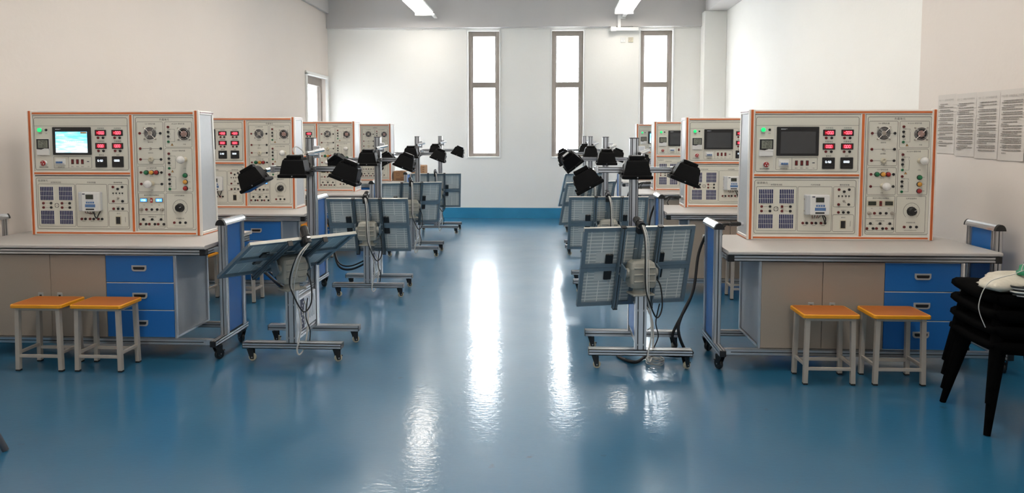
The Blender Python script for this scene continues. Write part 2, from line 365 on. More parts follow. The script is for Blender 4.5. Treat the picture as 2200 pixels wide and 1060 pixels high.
m = MB(); m.box(-.08, -.03, .02, .045, .95, 1.15, 'chrome', .006); m.build('door_handle', r)
for i, (a, b) in enumerate(REAR_FILL_WINS):  # frames of the added fill windows, out of view
    r = empty('window_%d' % (i + 4), ((a + b) / 2, YB - .1, 1.2)); r['kind'] = 'structure'; hw = (b - a) / 2
    m = MB(); m.box(-hw, -hw + .06, -.08, 0, 0, 1.8, 'wframe'); m.box(hw - .06, hw, -.08, 0, 0, 1.8, 'wframe'); m.box(-hw, hw, -.08, 0, 0, .06, 'wframe'); m.box(-hw, hw, -.08, 0, 1.74, 1.8, 'wframe'); m.box(-.03, .03, -.08, 0, 0, 1.8, 'wframe'); m.build('window_frame', r)

# ------------------------------------------------------------------ ceiling lamps + trunking
def ceiling_lamp(x, y, label, dk='lamp'):
    r = tag(empty('ceiling_light', (x, y, 3.75)), label, 'light', 'linear ceiling lights')
    m = MB(); m.box(-.165, .165, -.60, .60, .012, .05, 'white', .008); m.box(-.165, .165, .60, .612, -.05, .05, 'white', .002); m.build('housing', r)  # deep far-end lip added to shade the end wall from the diffuser
    m = MB(); m.box(-.155, .155, -.595, .595, -.004, .014, dk, .004); m.build('diffuser', r)
    for yy in (-.4, .4):
        m = MB(); m.cyl((0, yy, .05), (0, yy, CEIL - 3.75), .006, 'alu', 8); m.build('hanging_rod', r)
for x, sd in ((-2.21, 'left'), (1.36, 'right')):
    for j, y in enumerate((12.75, 8.9, 6.6, 4.2, 1.7)):  # nearer rows are out of view, extra ones added for even ambient light
        if j == 0: ceiling_lamp(x, y, 'white linear ceiling light at the %s, lit, nearest the end wall' % sd, 'lampfar')
        else: ceiling_lamp(x, y, 'unseen white linear ceiling light of the %s row, above the %s line of benches' % (sd, sd))
m = MB(); m.box(-.03, .03, 0, .46, 0, .035, 'white', .004)
tag(m.build('cable_trunking'), 'white cable trunking running from left ceiling light to the end wall', 'trunking').location = (-2.05, 13.34, 3.70)
m = MB(); m.box(1.36, 1.42, 13.34, 13.76, 3.69, 3.73, 'white', .004); m.box(1.30, 1.42, 13.66, 13.72, 3.66, 3.74, 'white', .004)
m.box(1.275, 1.335, 13.655, 13.70, 3.50, 3.74, 'white', .004); m.box(1.14, 1.66, 13.66, 13.72, 3.45, 3.515, 'white', .005)
m.box(1.15, 1.25, 13.64, 13.72, 3.44, 3.525, 'white', .005)
m.box(1.14, 1.66, 13.715, 13.8, 3.46, 3.50, 'white'); m.build('cable_trunking'); tag(COL.objects[-1], 'white cable trunking with elbow dropping from right ceiling light above the third window', 'trunking')
m = MB(); m.box(1.37, 1.56, 13.705, 13.80, 3.518, 3.545, 'black'); tag(m.build('black_bracket'), 'dark metal strip behind the white trunking under the beam', 'bracket')
for x, k, l in ((1.39, 'white', 'white square socket plate on end wall, left of the pair under trunking'), (1.53, 'ivory', 'metal faced square socket plate on end wall, right of the pair under trunking')):
    r = tag(empty('wall_socket', (x, WALL_Y - .002, 3.30)), l, 'socket', 'sockets high on the end wall')
    m = MB(); m.box(-.045, .045, -.012, 0, -.045, .045, k, .004); m.build('plate', r)
    m = MB()
    for a, b in ((-.015, .012), (.015, .012), (0, -.018)): m.box(a - .006, a + .006, -.014, -.011, b - .008, b + .008, 'knob' if k == 'ivory' else 'sidep')
    m.build('outlet', r)

# ------------------------------------------------------------------ control console (measured on a 1440 x 1005 grid)
CW, CH = 1.32, .94
SX = CW / 1440; SZ = CH / 1005
def cx(x): return (x - 50) * SX
def cz(y): return (1020 - y) * SZ
PY = .004     # faceplate surface depth
def P(x, y, d=0.): return (cx(x), PY - d, cz(y))
def line(mb, x0, y0, x1, y1, t=2.2, k='print_'):
    a, b = sorted((cx(x0), cx(x1))); c, d = sorted((cz(y0), cz(y1))); h = t * SX / 2
    mb.box(a - h, b + h, PY - .0006, PY + .0002, c - h, d + h, k)
def rrect(mb, x0, y0, x1, y1, r=10, t=2.2, k='print_'):
    line(mb, x0 + r, y0, x1 - r, y0, t, k); line(mb, x0 + r, y1, x1 - r, y1, t, k); line(mb, x0, y0 + r, x0, y1 - r, t, k); line(mb, x1, y0 + r, x1, y1 - r, t, k)
    for X, Y, a0 in ((x0 + r, y0 + r, PI), (x1 - r, y0 + r, 1.5 * PI), (x1 - r, y1 - r, 0), (x0 + r, y1 - r, .5 * PI)):
        pts = [(X + r * math.cos(a0 + i * PI / 8), Y + r * math.sin(a0 + i * PI / 8)) for i in range(5)]
        for (ax, ay), (bx, by) in zip(pts, pts[1:]):
            A = Vector((cx(ax), cz(ay))); B = Vector((cx(bx), cz(by))); nn = (B - A).normalized(); nn = Vector((-nn.y, nn.x)) * t * SX / 2
            mb.add([(q.x, PY - .0006, q.y) for q in (A - nn, B - nn, B + nn, A + nn)], [(0, 1, 2, 3)], k)
def lab(mb, s, x, y, h=14, k='print_'): text(mb, s, h * SX * 1.15, k, Matrix.Translation((cx(x), PY - .0008, cz(y))) @ RX)
SEG = {'0': 'abcdef', '1': 'bc', '2': 'abged', '3': 'abgcd', '4': 'fgbc', '5': 'afgcd', '6': 'afgecd', '7': 'abc', '8': 'abcdefg', '9': 'abcdfg', '-': 'g', '.': 'p', ' ': ''}
def seg(mb, s, x, z, h, y, k, th=.16):   # centred seven-segment digits, h metres high
    wdt = h * .55; adv = h * .8; n = sum(1 for c in s if c != '.'); x0 = x - (n * adv - (adv - wdt)) / 2; t = h * th / 2
    for c in s:
        if c == '.': mb.box(x0 - (adv - wdt) / 2 - t, x0 - (adv - wdt) / 2 + t, y - .0005, y, z - h / 2 - t, z - h / 2 + t, k); continue
        for g in SEG[c]:
            zz = {'a': h / 2, 'g': 0, 'd': -h / 2}.get(g)
            if zz is not None: mb.box(x0 + t, x0 + wdt - t, y - .0005, y, z + zz - t, z + zz + t, k)
            else:
                xx = x0 if g in 'ef' else x0 + wdt; zz = h / 4 if g in 'fb' else -h / 4
                mb.box(xx - t, xx + t, y - .0005, y, z + zz - h / 4 + t, z + zz + h / 4 - t, k)
        x0 += adv
FZ = Matrix.Rotation(PI / 2, 4, 'X')     # local z -> -Y (towards the viewer)
CACHE = {}
def cached(key, fn):
    if key not in CACHE: CACHE[key] = fn()
    return CACHE[key]
def jack_me(k):
    m = MB(); m.lathe([(.0098, 0), (.0098, .005), (.0075, .008), (.0042, .008), (.0042, .003), (0, .003)], k, 12, FZ); return m.mesh('terminal_jack')
def small_me(): m = MB(); m.lathe([(.0055, 0), (.0055, .004), (.003, .005), (0, .005)], 'black', 10, FZ); return m.mesh('indicator_hole')
def light_me(k):
    m = MB(); m.lathe([(.0185, 0), (.0185, .006), (.0165, .008)], 'bezel' if k != 'ggreen' else 'alu', 16, FZ); m.lathe([(.0155, .006), (.0155, .016), (.012, .021), (.004, .023), (0, .023)], k, 16, FZ); return m.mesh('indicator_light')
def toggle_me():
    m = MB(); m.lathe([(.009, 0), (.009, .004), (.005, .006), (.005, .010)], 'knob', 12, FZ); m.cyl((0, -.008, 0), (.004, -.026, -.010), .0026, 'fan', 8); return m.mesh('toggle_switch')
def bulb_me():
    m = MB(); m.lathe([(.019, 0), (.019, .012), (.016, .022), (.016, .036)], 'ivory', 16, FZ)
    m.lathe([(.014, .034), (.017, .040), (.026, .052), (.0295, .066), (.027, .080), (.018, .091), (.007, .096), (0, .097)], 'bulb', 18, FZ); return m.mesh('light_bulb')
def meter_me(txt):
    m = MB(); m.box(-.0435, .0435, -.006, 0, -.0225, .0225, 'bezel', .002); m.box(-.032, .032, -.0063, -.006, -.014, .014, 'ledh'); seg(m, txt, 0, 0, .019, -.0064, 'ledr', .2); return m.mesh('panel_meter')
def sqmeter_me(txt):
    m = MB(); m.box(-.0445, .0445, -.010, 0, -.041, .041, 'bezel', .003); m.box(-.036, .036, -.0105, -.010, -.030, .034, 'black')
    seg(m, txt, -.004, .009, .013, -.0108, 'ledw', .22); m.box(-.03, .03, -.0108, -.0105, -.026, -.0245, 'aludk'); return m.mesh('square_meter')
def fan_me(hub):
    m = MB(); m.lathe([(.0465, 0), (.0465, .002), (0, .002)], 'black', 24, FZ)
    for r in (.046, .037, .029, .021) if not hub else (.046, .038):
        pts = [(r * math.cos(2 * PI * i / 24), -.010, r * math.sin(2 * PI * i / 24)) for i in range(25)]; m.tube(pts, .0013, 'fan', 5, 1)
    for i in range(7):
        a = 2 * PI * i / 7; T = Matrix.Rotation(a, 4, 'Y'); m.add([(.008, -.004, -.004), (.04, -.007, -.012), (.041, -.003, .010), (.008, -.003, .006)], [(0, 1, 2, 3), (3, 2, 1, 0)], 'bezel', False, T)
    m.lathe([(.017 if not hub else .024, .002), (.017 if not hub else .024, .008), (.012, .0085), (0, .0085)], 'bronze' if hub else 'knob', 20, FZ)
    for i in range(4):
        a = PI / 4 + i * PI / 2; c, s_ = math.cos(a), math.sin(a)
        m.tube([(c * .014, -.0105, s_ * .014), (c * .058, -.0105, s_ * .058)], .0017, 'fan', 6); m.lathe([(.0055, 0), (.0055, .011), (0, .012)], 'knob', 8, Matrix.Translation((c * .060, 0, s_ * .060)) @ FZ)
    return m.mesh('cooling_fan')

def make_console():
    root = empty('training_console')
    # aluminium frame with orange inserts; the body is a little deeper at the foot
    DT, DB = .245, .29
    m = MB()
    def vbar(x0, x1): m.box(x0, x1, -.002, .03, 0, CH + .004, 'fwhite', .006)
    vbar(0, .042); vbar(CW - .042, CW); m.box(cx(905), cx(943), -.001, .022, .03, CH - .03, 'fwhite', .004)
    m.box(.04, CW - .04, -.001, .03, 0, .034, 'fwhite', .005); m.box(.04, CW - .04, -.001, .03, CH - .034, CH, 'fwhite', .005)
    m.box(.04, cx(907), -.001, .022, cz(534), cz(500), 'fwhite', .004)
    def o(x0, x1, z0, z1, y=-.0035): m.box(x0, x1, y, 0, z0, z1, 'orange', .0012)
    for x in (.0205, CW - .0205): o(x - .0088, x + .0088, .004, CH, -.0042); m.box(x - .001, x + .001, -.0046, -.004, .004, CH, 'redd')
    xc = (cx(905) + cx(943)) / 2; o(xc - .009, xc + .009, .03, CH - .03)
    o(.042, CW - .042, .012, .024); o(.042, CW - .042, CH - .025, CH - .012); zc = (cz(534) + cz(500)) / 2; o(.042, cx(905), zc - .007, zc + .007)
    for x0, x1, s_ in ((0, .018, -1), (CW - .018, CW, 1)):      # side rails
        for z0, z1, d in ((0, .03, DB), (CH - .03, CH, DT)): m.box(x0, x1, .028, d, z0, z1, 'fwhite', .004)
        xs = -.0015 if s_ < 0 else CW + .0015
        m.box(min(x0, xs) if s_ < 0 else CW - .002, .002 if s_ < 0 else xs, .03, DB, .004, .010, 'orange'); m.box(min(x0, xs) if s_ < 0 else CW - .002, .002 if s_ < 0 else xs, .03, DT, CH - .016, CH - .011, 'redd')
        m.add([(x0, DT - .02, CH), (x1, DT - .02, CH), (x1, DT, CH), (x0, DT, CH), (x0, DB - .02, 0), (x1, DB - .02, 0), (x1, DB, 0), (x0, DB, 0)], [(0, 1, 2, 3), (7, 6, 5, 4), (4, 5, 1, 0), (5, 6, 2, 1), (6, 7, 3, 2), (7, 4, 0, 3)], 'fwhite')
    m.box(.018, CW - .018, DT - .02, DT, CH - .03, CH, 'fwhite', .003)
    m.build('frame', root)
    for x in (.005, CW - .008):
        m = MB(); m.add([(x, .03, .03), (x + .003, .03, .03), (x + .003, DB - .02, .03), (x, DB - .02, .03), (x, .03, CH - .03), (x + .003, .03, CH - .03), (x + .003, DT - .02, CH - .03), (x, DT - .02, CH - .03)],
              [(3, 2, 1, 0), (4, 5, 6, 7), (0, 1, 5, 4), (1, 2, 6, 5), (2, 3, 7, 6), (3, 0, 4, 7)], 'sidep'); m.build('side_panel', root)
    m = MB(); m.add([(.02, DB - .01, .0), (CW - .02, DB - .01, 0), (CW - .02, DT - .01, CH - .02), (.02, DT - .01, CH - .02), (.02, DB - .006, .0), (CW - .02, DB - .006, 0), (CW - .02, DT - .006, CH - .02), (.02, DT - .006, CH - .02)],
          [(0, 1, 2, 3), (7, 6, 5, 4), (0, 4, 5, 1), (3, 2, 6, 7)], 'sidep'); m.build('back_panel', root)
    m = MB(); m.box(.02, CW - .02, .03, DT - .012, CH - .008, CH - .002, 'fwhite'); m.build('top_cover', root)
    def plate(x0, y0, x1, y1):
        m = MB(); m.box(cx(x0), cx(x1), PY, .014, cz(y1), cz(y0), 'face'); line(m, x0 + 1, y0 + 1, x1 - 1, y0 + 1, 3); line(m, x0 + 1, y0 + 1, x0 + 1, y1 - 1, 3); line(m, x1 - 1, y0 + 1, x1 - 1, y1 - 1, 2, 'sidep'); return m
    # ---- upper left plate
    m = plate(95, 51, 905, 501); rrect(m, 106, 71, 893, 489, 14, 3); line(m, 106, 136, 893, 136, 2)
    line(m, 248, 136, 248, 489, 1.5, 'sidep'); rrect(m, 263, 383, 582, 475, 4, 2); line(m, 387, 383, 387, 475, 2)
    lab(m, '光伏电压', 668, 156, 13); lab(m, '光伏电流', 808, 156, 13); lab(m, '负载电压', 668, 260, 13); lab(m, '负载电流', 808, 260, 13); lab(m, '蓄电池', 667, 370, 12); lab(m, '温度', 806, 370, 12)
    lab(m, '总电源', 157, 197, 8); lab(m, '开关', 208, 197, 8); lab(m, '温度 湿度计', 179, 371, 10); lab(m, '紧急停止按钮', 176, 469, 11); lab(m, '总电源开关', 323, 468, 10)
    for x, s in ((421, '输出1'), (463, '输出2'), (505, '输出3'), (553, 'USB')): lab(m, s, x, 463, 8)
    up = m.build('faceplate', root)
    def put(me, name, par, x, y, d=0.): return inst(me, name, par, P(x, y, d))
    put(cached('lg', lambda: light_me('ggreen')), 'power_lamp', up, 158, 168).data.name
    m = MB(); m.lathe([(.009, 0), (.009, .006), (.004, .008), (.003, .018), (0, .019)], 'black', 12, FZ); inst(m.mesh('key_switch'), 'key_switch', up, P(209, 168))
    # thermometer clock
    m = MB(); a, b, c, d = cx(127), cx(238), cz(372), cz(238); m.box(a, b, PY - .014, PY, c, d, 'white', .004)
    m.box(cx(131), cx(236), PY - .0155, PY - .013, cz(330), cz(241), 'bezel', .001); m.box(cx(145), cx(226), PY - .016, PY - .015, cz(312), cz(250), 'lcdg')
    m.add([(cx(131), PY - .0158, cz(330)), (cx(131), PY - .0158, cz(322)), (cx(170), PY - .0158, cz(326)), (cx(200), PY - .0158, cz(316)), (cx(236), PY - .0158, cz(318)), (cx(236), PY - .0158, cz(332))], [(0, 5, 4, 3, 2, 1)], 'white')
    seg(m, '24.9', cx(186), cz(265), .021, PY - .0162, 'print_', .15); seg(m, '80', cx(196), cz(295), .019, PY - .0162, 'print_', .15); seg(m, '10', cx(160), cz(296), .010, PY - .0162, 'print_', .15)
    m.build('thermometer', up)
    m = MB(); m.lathe([(.021, 0), (.021, .003), (.013, .004), (.013, .012)], 'white', 18, FZ); m.lathe([(.0165, .012), (.0195, .016), (.0195, .022), (.015, .026), (0, .027)], 'red', 20, FZ)
    for i in range(3): m.add([(-.002, -.0273, .006), (.002, -.0273, .006), (.005, -.0265, .013), (-.005, -.0265, .013)], [(0, 1, 2, 3)], 'white', False, Matrix.Rotation(i * 2 * PI / 3, 4, 'Y'))
    inst(m.mesh('emergency_stop_button'), 'emergency_stop_button', up, P(183, 435))
    # touch screen: bezel part and glass
    m = MB(); x0, x1, z0, z1 = cx(263), cx(588), cz(368), cz(145); xi, xj, zi, zj = cx(293), cx(560), cz(350), cz(182)
    m.box(x0, x1, PY - .012, PY, z0, z1, 'bezel', .004); m.box(x0 + .012, x1 - .012, PY - .0128, PY - .0115, z0 + .012, z1 - .012, 'black', .001)
    m.box(cx(293), cx(330), PY - .0131, PY - .0128, cz(166), cz(161), 'sidep'); m.box(cx(330), cx(342), PY - .0131, PY - .0128, cz(163), cz(161), 'sidep'); m.build('screen_bezel', up)
    def scr(k):
        m = MB(); m.box(xi, xj, PY - .0135, PY - .0125, zi, zj, k)
        if k == 'screen':
            m.box(cx(305), cx(313), PY - .0138, PY - .0135, cz(216), cz(203), 'lcdd'); line_ = [(318, 365, 206), (318, 370, 214)]
            for a_, b_, y_ in line_: m.box(cx(a_), cx(b_), PY - .0138, PY - .0135, cz(y_ + 2), cz(y_ - 2), 'lcdd')
            m.box(cx(505), cx(558), PY - .0138, PY - .0135, cz(197), cz(184), 'yel')
            [m.box(cx(370 + 15 * q), cx(377 + 15 * q), PY - .0138, PY - .0135, cz(266), cz(258), 'lcdd') for q in range(11)]
        return m.mesh('touch_screen')
    CACHE['scr_on'] = scr('screen'); CACHE['scr_off'] = scr('scroff')
    inst(CACHE['scr_off'], 'touch_screen', up)
    jr = cached('jr', lambda: jack_me('redd')); jb = cached('jb', lambda: jack_me('black')); jg = cached('jg', lambda: jack_me('green'))
    for x, y, t in ((667, 191, '-00.0'), (807, 191, '-0.00'), (667, 296, '00.0'), (807, 296, '0.00')):
        put(cached('m' + t, lambda: meter_me(t)), 'panel_meter', up, x, y)
        put(jr, 'terminal_jack', up, x - 22, y + 40); put(jb, 'terminal_jack', up, x + 20, y + 40)
    put(cached('s1', lambda: sqmeter_me('0.15.0')), 'square_meter', up, 666, 424); put(cached('s2', lambda: sqmeter_me('0000')), 'square_meter', up, 806, 423)
    m = MB(); m.box(-.036, .036, -.008, 0, -.024, .024, 'white', .002); m.box(-.030, .030, -.020, -.008, -.010, .012, 'white', .002)
    for q in (-.017, 0, .017): m.box(q - .007, q + .007, -.028, -.018, -.012, .002, 'sticker', .002)
    inst(m.mesh('circuit_breaker'), 'circuit_breaker', up, P(323, 423))
    rk = MB(); rk.box(-.010, .010, -.003, 0, -.018, .018, 'black', .001); rk.box(-.0075, .0075, -.006, -.002, -.015, .015, 'redd', .002); rm = rk.mesh('rocker_switch')
    for x in (421, 463, 505): put(rm, 'rocker_switch', up, x, 423)
    m = MB(); m.box(-.010, .010, -.002, 0, -.004, .004, 'alu'); m.box(-.008, .008, -.0024, -.001, -.0026, .0026, 'black'); inst(m.mesh('usb_socket'), 'usb_socket', up, P(553, 422))
    # ---- lower left plate
    m = plate(90, 538, 905, 986); rrect(m, 103, 556, 885, 968, 14, 3); rrect(m, 118, 605, 430, 948); rrect(m, 440, 605, 703, 950); rrect(m, 713, 605, 877, 761); rrect(m, 712, 821, 875, 951)
    lab(m, '能源单元', 163, 578, 18); lab(m, '太阳能电池板', 272, 592, 13); lab(m, '光伏控制器', 573, 592, 13); lab(m, '离网逆变器', 797, 592, 13); lab(m, '蓄电池', 794, 843, 9); lab(m, '直流输出', 794, 788, 8)
    for x in (193, 350):
        for y in (760, 795): line(m, x - 14, y, x + 14, y, 2)
    for x in (498, 569, 639): line(m, x - 14, 905, x + 14, 905, 2)
    pts = [(272 + 17 * math.cos(i * PI / 8), 778 + 17 * math.sin(i * PI / 8)) for i in range(17)]
    for (ax, ay), (bx, by) in zip(pts, pts[1:]): line(m, ax, ay, bx, by, 1.6)
    lab(m, 'SOLAR', 272, 778, 7); line(m, 850, 875, 850, 910, 2); lab(m, '⊥', 850, 870, 10)
    for x in (755, 781, 809, 833): line(m, x, 685, x, 692, 2)
    lo = m.build('faceplate', root)
    def cells():
        m = MB(); w0, w1, h0, h1 = -56 * SX, 56 * SX, -55 * SZ, 55 * SZ; m.box(w0, w1, -.002, 0, h0, h1, 'white'); n = 8
        for i in range(n):
            for j in range(3):
                a = w0 + (w1 - w0) * (i + .12) / n; b = w0 + (w1 - w0) * (i + .88) / n; c = h0 + (h1 - h0) * (j + .03) / 3; d = h0 + (h1 - h0) * (j + .97) / 3; m.box(a, b, -.003, -.002, c, d, 'cell')
        return m.mesh('solar_cell_block')
    cm = cells()
    for x in (192, 352):
        for y in (681, 875): put(cm, 'solar_cell_block', lo, x, y)
    for x, y in [(x, y) for x in (160, 318) for y in (760, 795)]: put(jr, 'terminal_jack', lo, x, y); put(jb, 'terminal_jack', lo, x + 65, y)
    for x in (482, 552, 623): put(jr, 'terminal_jack', lo, x, 887); put(jb, 'terminal_jack', lo, x + 31, 887)
    m = MB(); X0, X1, Z0, Z1 = cx(485), cx(665), cz(820), cz(665); m.box(X0, X1, PY - .045, PY, Z0, Z1, 'sidep', .006); m.box(cx(520), X1 + .002, PY - .056, PY - .03, Z0, Z1, 'white', .006)
    y = PY - .0565; m.box(cx(558), cx(622), y - .0005, y + .001, cz(722), cz(684), 'bezel'); m.box(cx(564), cx(616), y - .001, y, cz(717), cz(689), 'lcdoff')
    for i in range(4): m.box(cx(560 + i * 18), cx(574 + i * 18), y - .001, y + .001, cz(755), cz(741), 'sticker')
    m.box(cx(552), cx(636), y - .0005, y + .001, cz(786), cz(762), 'sticker'); m.box(cx(556), cx(626), y - .001, y + .001, cz(808), cz(797), 'black'); m.box(cx(530), cx(552), y - .0005, y + .001, cz(684), cz(676), 'navy')
    text(m, 'Solar Controller', .009, 'sticker', Matrix.Translation((cx(594), y - .0008, cz(733))) @ RX)
    for zz in (700, 790): m.cyl((cx(482), PY - .02, cz(zz)), (cx(490), PY - .02, cz(zz)), .006, 'knob', 8)
    m.build('charge_controller', lo)
    m = MB()
    for x, x2 in ((540, 552), (560, 566), (580, 582), (600, 596)): m.tube([(cx(x), PY - .04, cz(818)), (cx(x), PY - .035, cz(834)), (cx(x2), PY - .012, cz(840)), (cx(x2 + 5), PY, cz(850))], .0022, 'redd' if x in (540, 580) else 'wireb', 6)
    m.tube([(cx(612), PY - .04, cz(818)), (cx(622), PY - .05, cz(845)), (cx(636), PY - .045, cz(876)), (cx(646), PY - .03, cz(845)), (cx(640), PY, cz(825))], .0042, 'wireb'); m.build('wiring', lo)
    for x, y, q in ((755, 627, jr), (833, 627, jb), (755, 742, jr), (832, 742, jb), (755, 803, jr), (793, 803, jb), (831, 803, jb), (795, 643, jb)): put(q, 'terminal_jack', lo, x, y)
    sm = cached('sm', small_me); tg = cached('tg', toggle_me)
    for x in (755, 781, 809, 833): put(sm, 'indicator_hole', lo, x, 677)
    put(tg, 'toggle_switch', lo, 795, 716)
    m = MB(); m.box(-.022, .022, -.005, 0, -.033, .033, 'ivory', .004); m.box(-.017, .017, -.0055, -.004, -.028, .026, 'black', .001); m.box(-.011, .011, -.011, -.005, -.020, .018, 'bezel', .003); inst(m.mesh('battery_switch'), 'battery_switch', lo, P(792, 896))
    # ---- right plate
    m = plate(944, 51, 1450, 986); rrect(m, 962, 70, 1445, 970, 14, 3)
    for q in ((970, 103, 1190, 443), (1205, 103, 1430, 305), (970, 457, 1188, 665), (1201, 315, 1427, 665), (968, 675, 1185, 958), (1198, 675, 1421, 958)): rrect(m, *q)
    line(m, 968, 850, 1185, 850); lab(m, '负载单元', 1203, 87, 18); lab(m, '12V 感性负载', 1083, 121, 13); lab(m, 'AC220V 感性负载', 1317, 120, 12)
    lab(m, '直流风扇', 1083, 267, 9); lab(m, '风扇', 1366, 284, 10); lab(m, '直流电机', 1083, 353, 9); lab(m, '蜂鸣器', 1083, 434, 9); lab(m, '12V 阻性负载', 1083, 474, 13); lab(m, '指示灯', 1083, 538, 9); lab(m, '灯泡', 1083, 652, 9)
    lab(m, 'AC220V 阻性负载', 1317, 335, 12); lab(m, '灯泡', 1363, 476, 9); lab(m, '直流可调稳压电源输出', 1077, 693, 11); lab(m, '开路电路负载', 1077, 868, 10); lab(m, '功率变阻模块', 1311, 695, 12); lab(m, '变阻器输出端', 1311, 880, 10)
    for y in (195, 317, 404, 509, 603): line(m, 1010, y, 1158, y, 2)
    for y0 in (145, 358, 525):
        line(m, 1250, y0 + 18, 1285, y0 + 18, 1.5); line(m, 1285, y0 + 18, 1285, y0 + 117, 1.5); line(m, 1250, y0 + 117, 1285, y0 + 117, 1.5)
        m.box(cx(1281), cx(1289), PY - .0012, PY, cz(y0 + 42), cz(y0 + 24), 'face'); rrect(m, 1281, y0 + 24, 1289, y0 + 42, 2, 1.5)
        for q in (18, 56, 95): lab(m, '输出端', 1240, y0 + q, 6.5)
    for x, y in ((1263, 285), (1260, 499)):
        A = [(x, y - 12), (x - 12, y + 9), (x + 12, y + 9)]; m.add([(cx(a), PY - .0008, cz(b)) for a, b in A], [(0, 1, 2)], 'print_'); m.add([(cx(x + (a - x) * .68), PY - .0011, cz(y + 2 + (b - y - 2) * .68)) for a, b in A], [(0, 1, 2)], 'yel')
        m.box(cx(x - 1.2), cx(x + 1.2), PY - .0014, PY - .001, cz(y + 5), cz(y - 4), 'print_')
    for x in (1003, 1077, 1152): line(m, x - 24, 895, x + 22, 895, 1.8); line(m, x - 24, 942, x + 22, 942, 1.8)
    line(m, 1032, 826, 1122, 826, 1.6); line(m, 1263, 940, 1357, 940, 1.8)
    for a, b, s in ((1400, 532, '运行'), (1400, 584, '停止'), (1400, 636, '报警'), (1012, 772, '电压'), (1077, 772, '开关'), (1140, 772, '电流')): lab(m, s, a, b, 7)
    for i in range(11):
        a = math.radians(225 - i * 27); r0, r1 = 46, 54; lab(m, str(i), 1315 + 52 * math.cos(a), 790 - 52 * math.sin(a), 6)
    ringp = [(1315 + 62 * math.cos(math.radians(-50 + i * 14)), 790 - 62 * math.sin(math.radians(-50 + i * 14))) for i in range(21)]
    for (ax, ay), (bx, by) in zip(ringp, ringp[1:]):
        A = Vector((cx(ax), cz(ay))); B = Vector((cx(bx), cz(by))); nn = (B - A).normalized(); nn = Vector((-nn.y, nn.x)) * .001; m.add([(q.x, PY - .0006, q.y) for q in (A - nn, B - nn, B + nn, A + nn)], [(0, 1, 2, 3)], 'print_')
    ri = m.build('faceplate', root)
    put(fan_me(False), 'cooling_fan', ri, 1083, 195); put(fan_me(True), 'cooling_fan', ri, 1366, 200)
    for y in (195, 317, 404, 509, 602): put(jr, 'terminal_jack', ri, 996, y); put(jb, 'terminal_jack', ri, 1168, y)
    put(tg, 'toggle_switch', ri, 1083, 317)
    m = MB(); m.lathe([(.019, 0), (.019, .014), (.014, .020), (.008, .020), (.007, .016), (0, .016)], 'ivory', 18, FZ); inst(m.mesh('buzzer'), 'buzzer', ri, P(1085, 404))
    lk = {k: cached('l' + k, lambda: light_me(k)) for k in ('green', 'yel', 'red')}
    for x, k in ((1041, 'green'), (1086, 'yel'), (1126, 'red')): put(lk[k], 'indicator_light', ri, x, 509)
    for y, k in ((532, 'green'), (584, 'yel'), (636, 'red')): put(lk[k], 'indicator_light', ri, 1366, y)
    bm_ = bulb_me(); put(bm_, 'light_bulb', ri, 1087, 598); put(bm_, 'light_bulb', ri, 1366, 404)
    for y0 in (145, 358, 525): put(jr, 'terminal_jack', ri, 1234, y0); put(jb, 'terminal_jack', ri, 1234, y0 + 39); put(jb, 'terminal_jack', ri, 1234, y0 + 75); put(jg, 'terminal_jack', ri, 1234, y0 + 117)
    def supply(on):
        m = MB(); m.box(cx(973), cx(1181), PY - .002, PY, cz(756), cz(709), 'ivory', .001)
        for x0, x1, s in ((982, 1042, '23.5'), (1112, 1170, '0.01')):
            m.box(cx(x0), cx(x1), PY - .006, PY, cz(747), cz(717), 'bezel' if not on else 'sticker', .001); m.box(cx(x0 + 4), cx(x1 - 4), PY - .0065, PY - .005, cz(743), cz(721), 'lcdb' if on else 'lcdoff')
            if on: seg(m, s, cx((x0 + x1) / 2), cz(732), .013, PY - .0066, 'lcdd', .2)
        m.box(cx(1067), cx(1087), PY - .007, PY, cz(752), cz(714), 'red' if on else 'redd', .002); m.box(cx(1073), cx(1081), PY - .0075, PY - .006, cz(740), cz(726), 'white' if on else 'black')
        return m.mesh('power_supply_display')
    CACHE['sup_on'] = supply(True); CACHE['sup_off'] = supply(False); inst(CACHE['sup_off'], 'power_supply_display', ri)
    kb = MB(); kb.lathe([(.013, 0), (.013, .004), (.0105, .005), (.0105, .026), (.0085, .028), (0, .028)], 'knob', 14, FZ, smooth=False); km = kb.mesh('adjusting_knob')
    put(km, 'adjusting_knob', ri, 990, 808); put(km, 'adjusting_knob', ri, 1166, 808)
    for x, q in ((1032, jr), (1077, jb), (1122, jb)): put(q, 'terminal_jack', ri, x, 808)
    for x in (1003, 1077, 1152): put(jb, 'terminal_jack', ri, x, 888); put(jr, 'terminal_jack', ri, x - 25, 926); put(jb, 'terminal_jack', ri, x + 22, 926)
    m = MB(); m.lathe([(.034, 0), (.034, .004), (.030, .006), (.028, .028), (.024, .032), (0, .032)], 'black', 12, FZ, smooth=False); m.box(-.0015, .0015, -.0325, -.031, .008, .024, 'white'); 
    inst(m.mesh('power_dial'), 'power_dial', ri, mtx=Matrix.Translation(P(1315, 792)) @ Matrix.Rotation(1.2, 4, 'Y'))
    for x, q in ((1263, jr), (1311, jb), (1357, jb)): put(q, 'terminal_jack', ri, x, 913)
    # socket on the left cheek for the tracker cable
    m = MB(); m.cyl((.006, .13, .10), (-.012, .13, .10), .016, 'alu', 12); m.cyl((-.010, .13, .10), (-.020, .13, .10), .013, 'black', 12); m.build('side_socket', root)
    return root

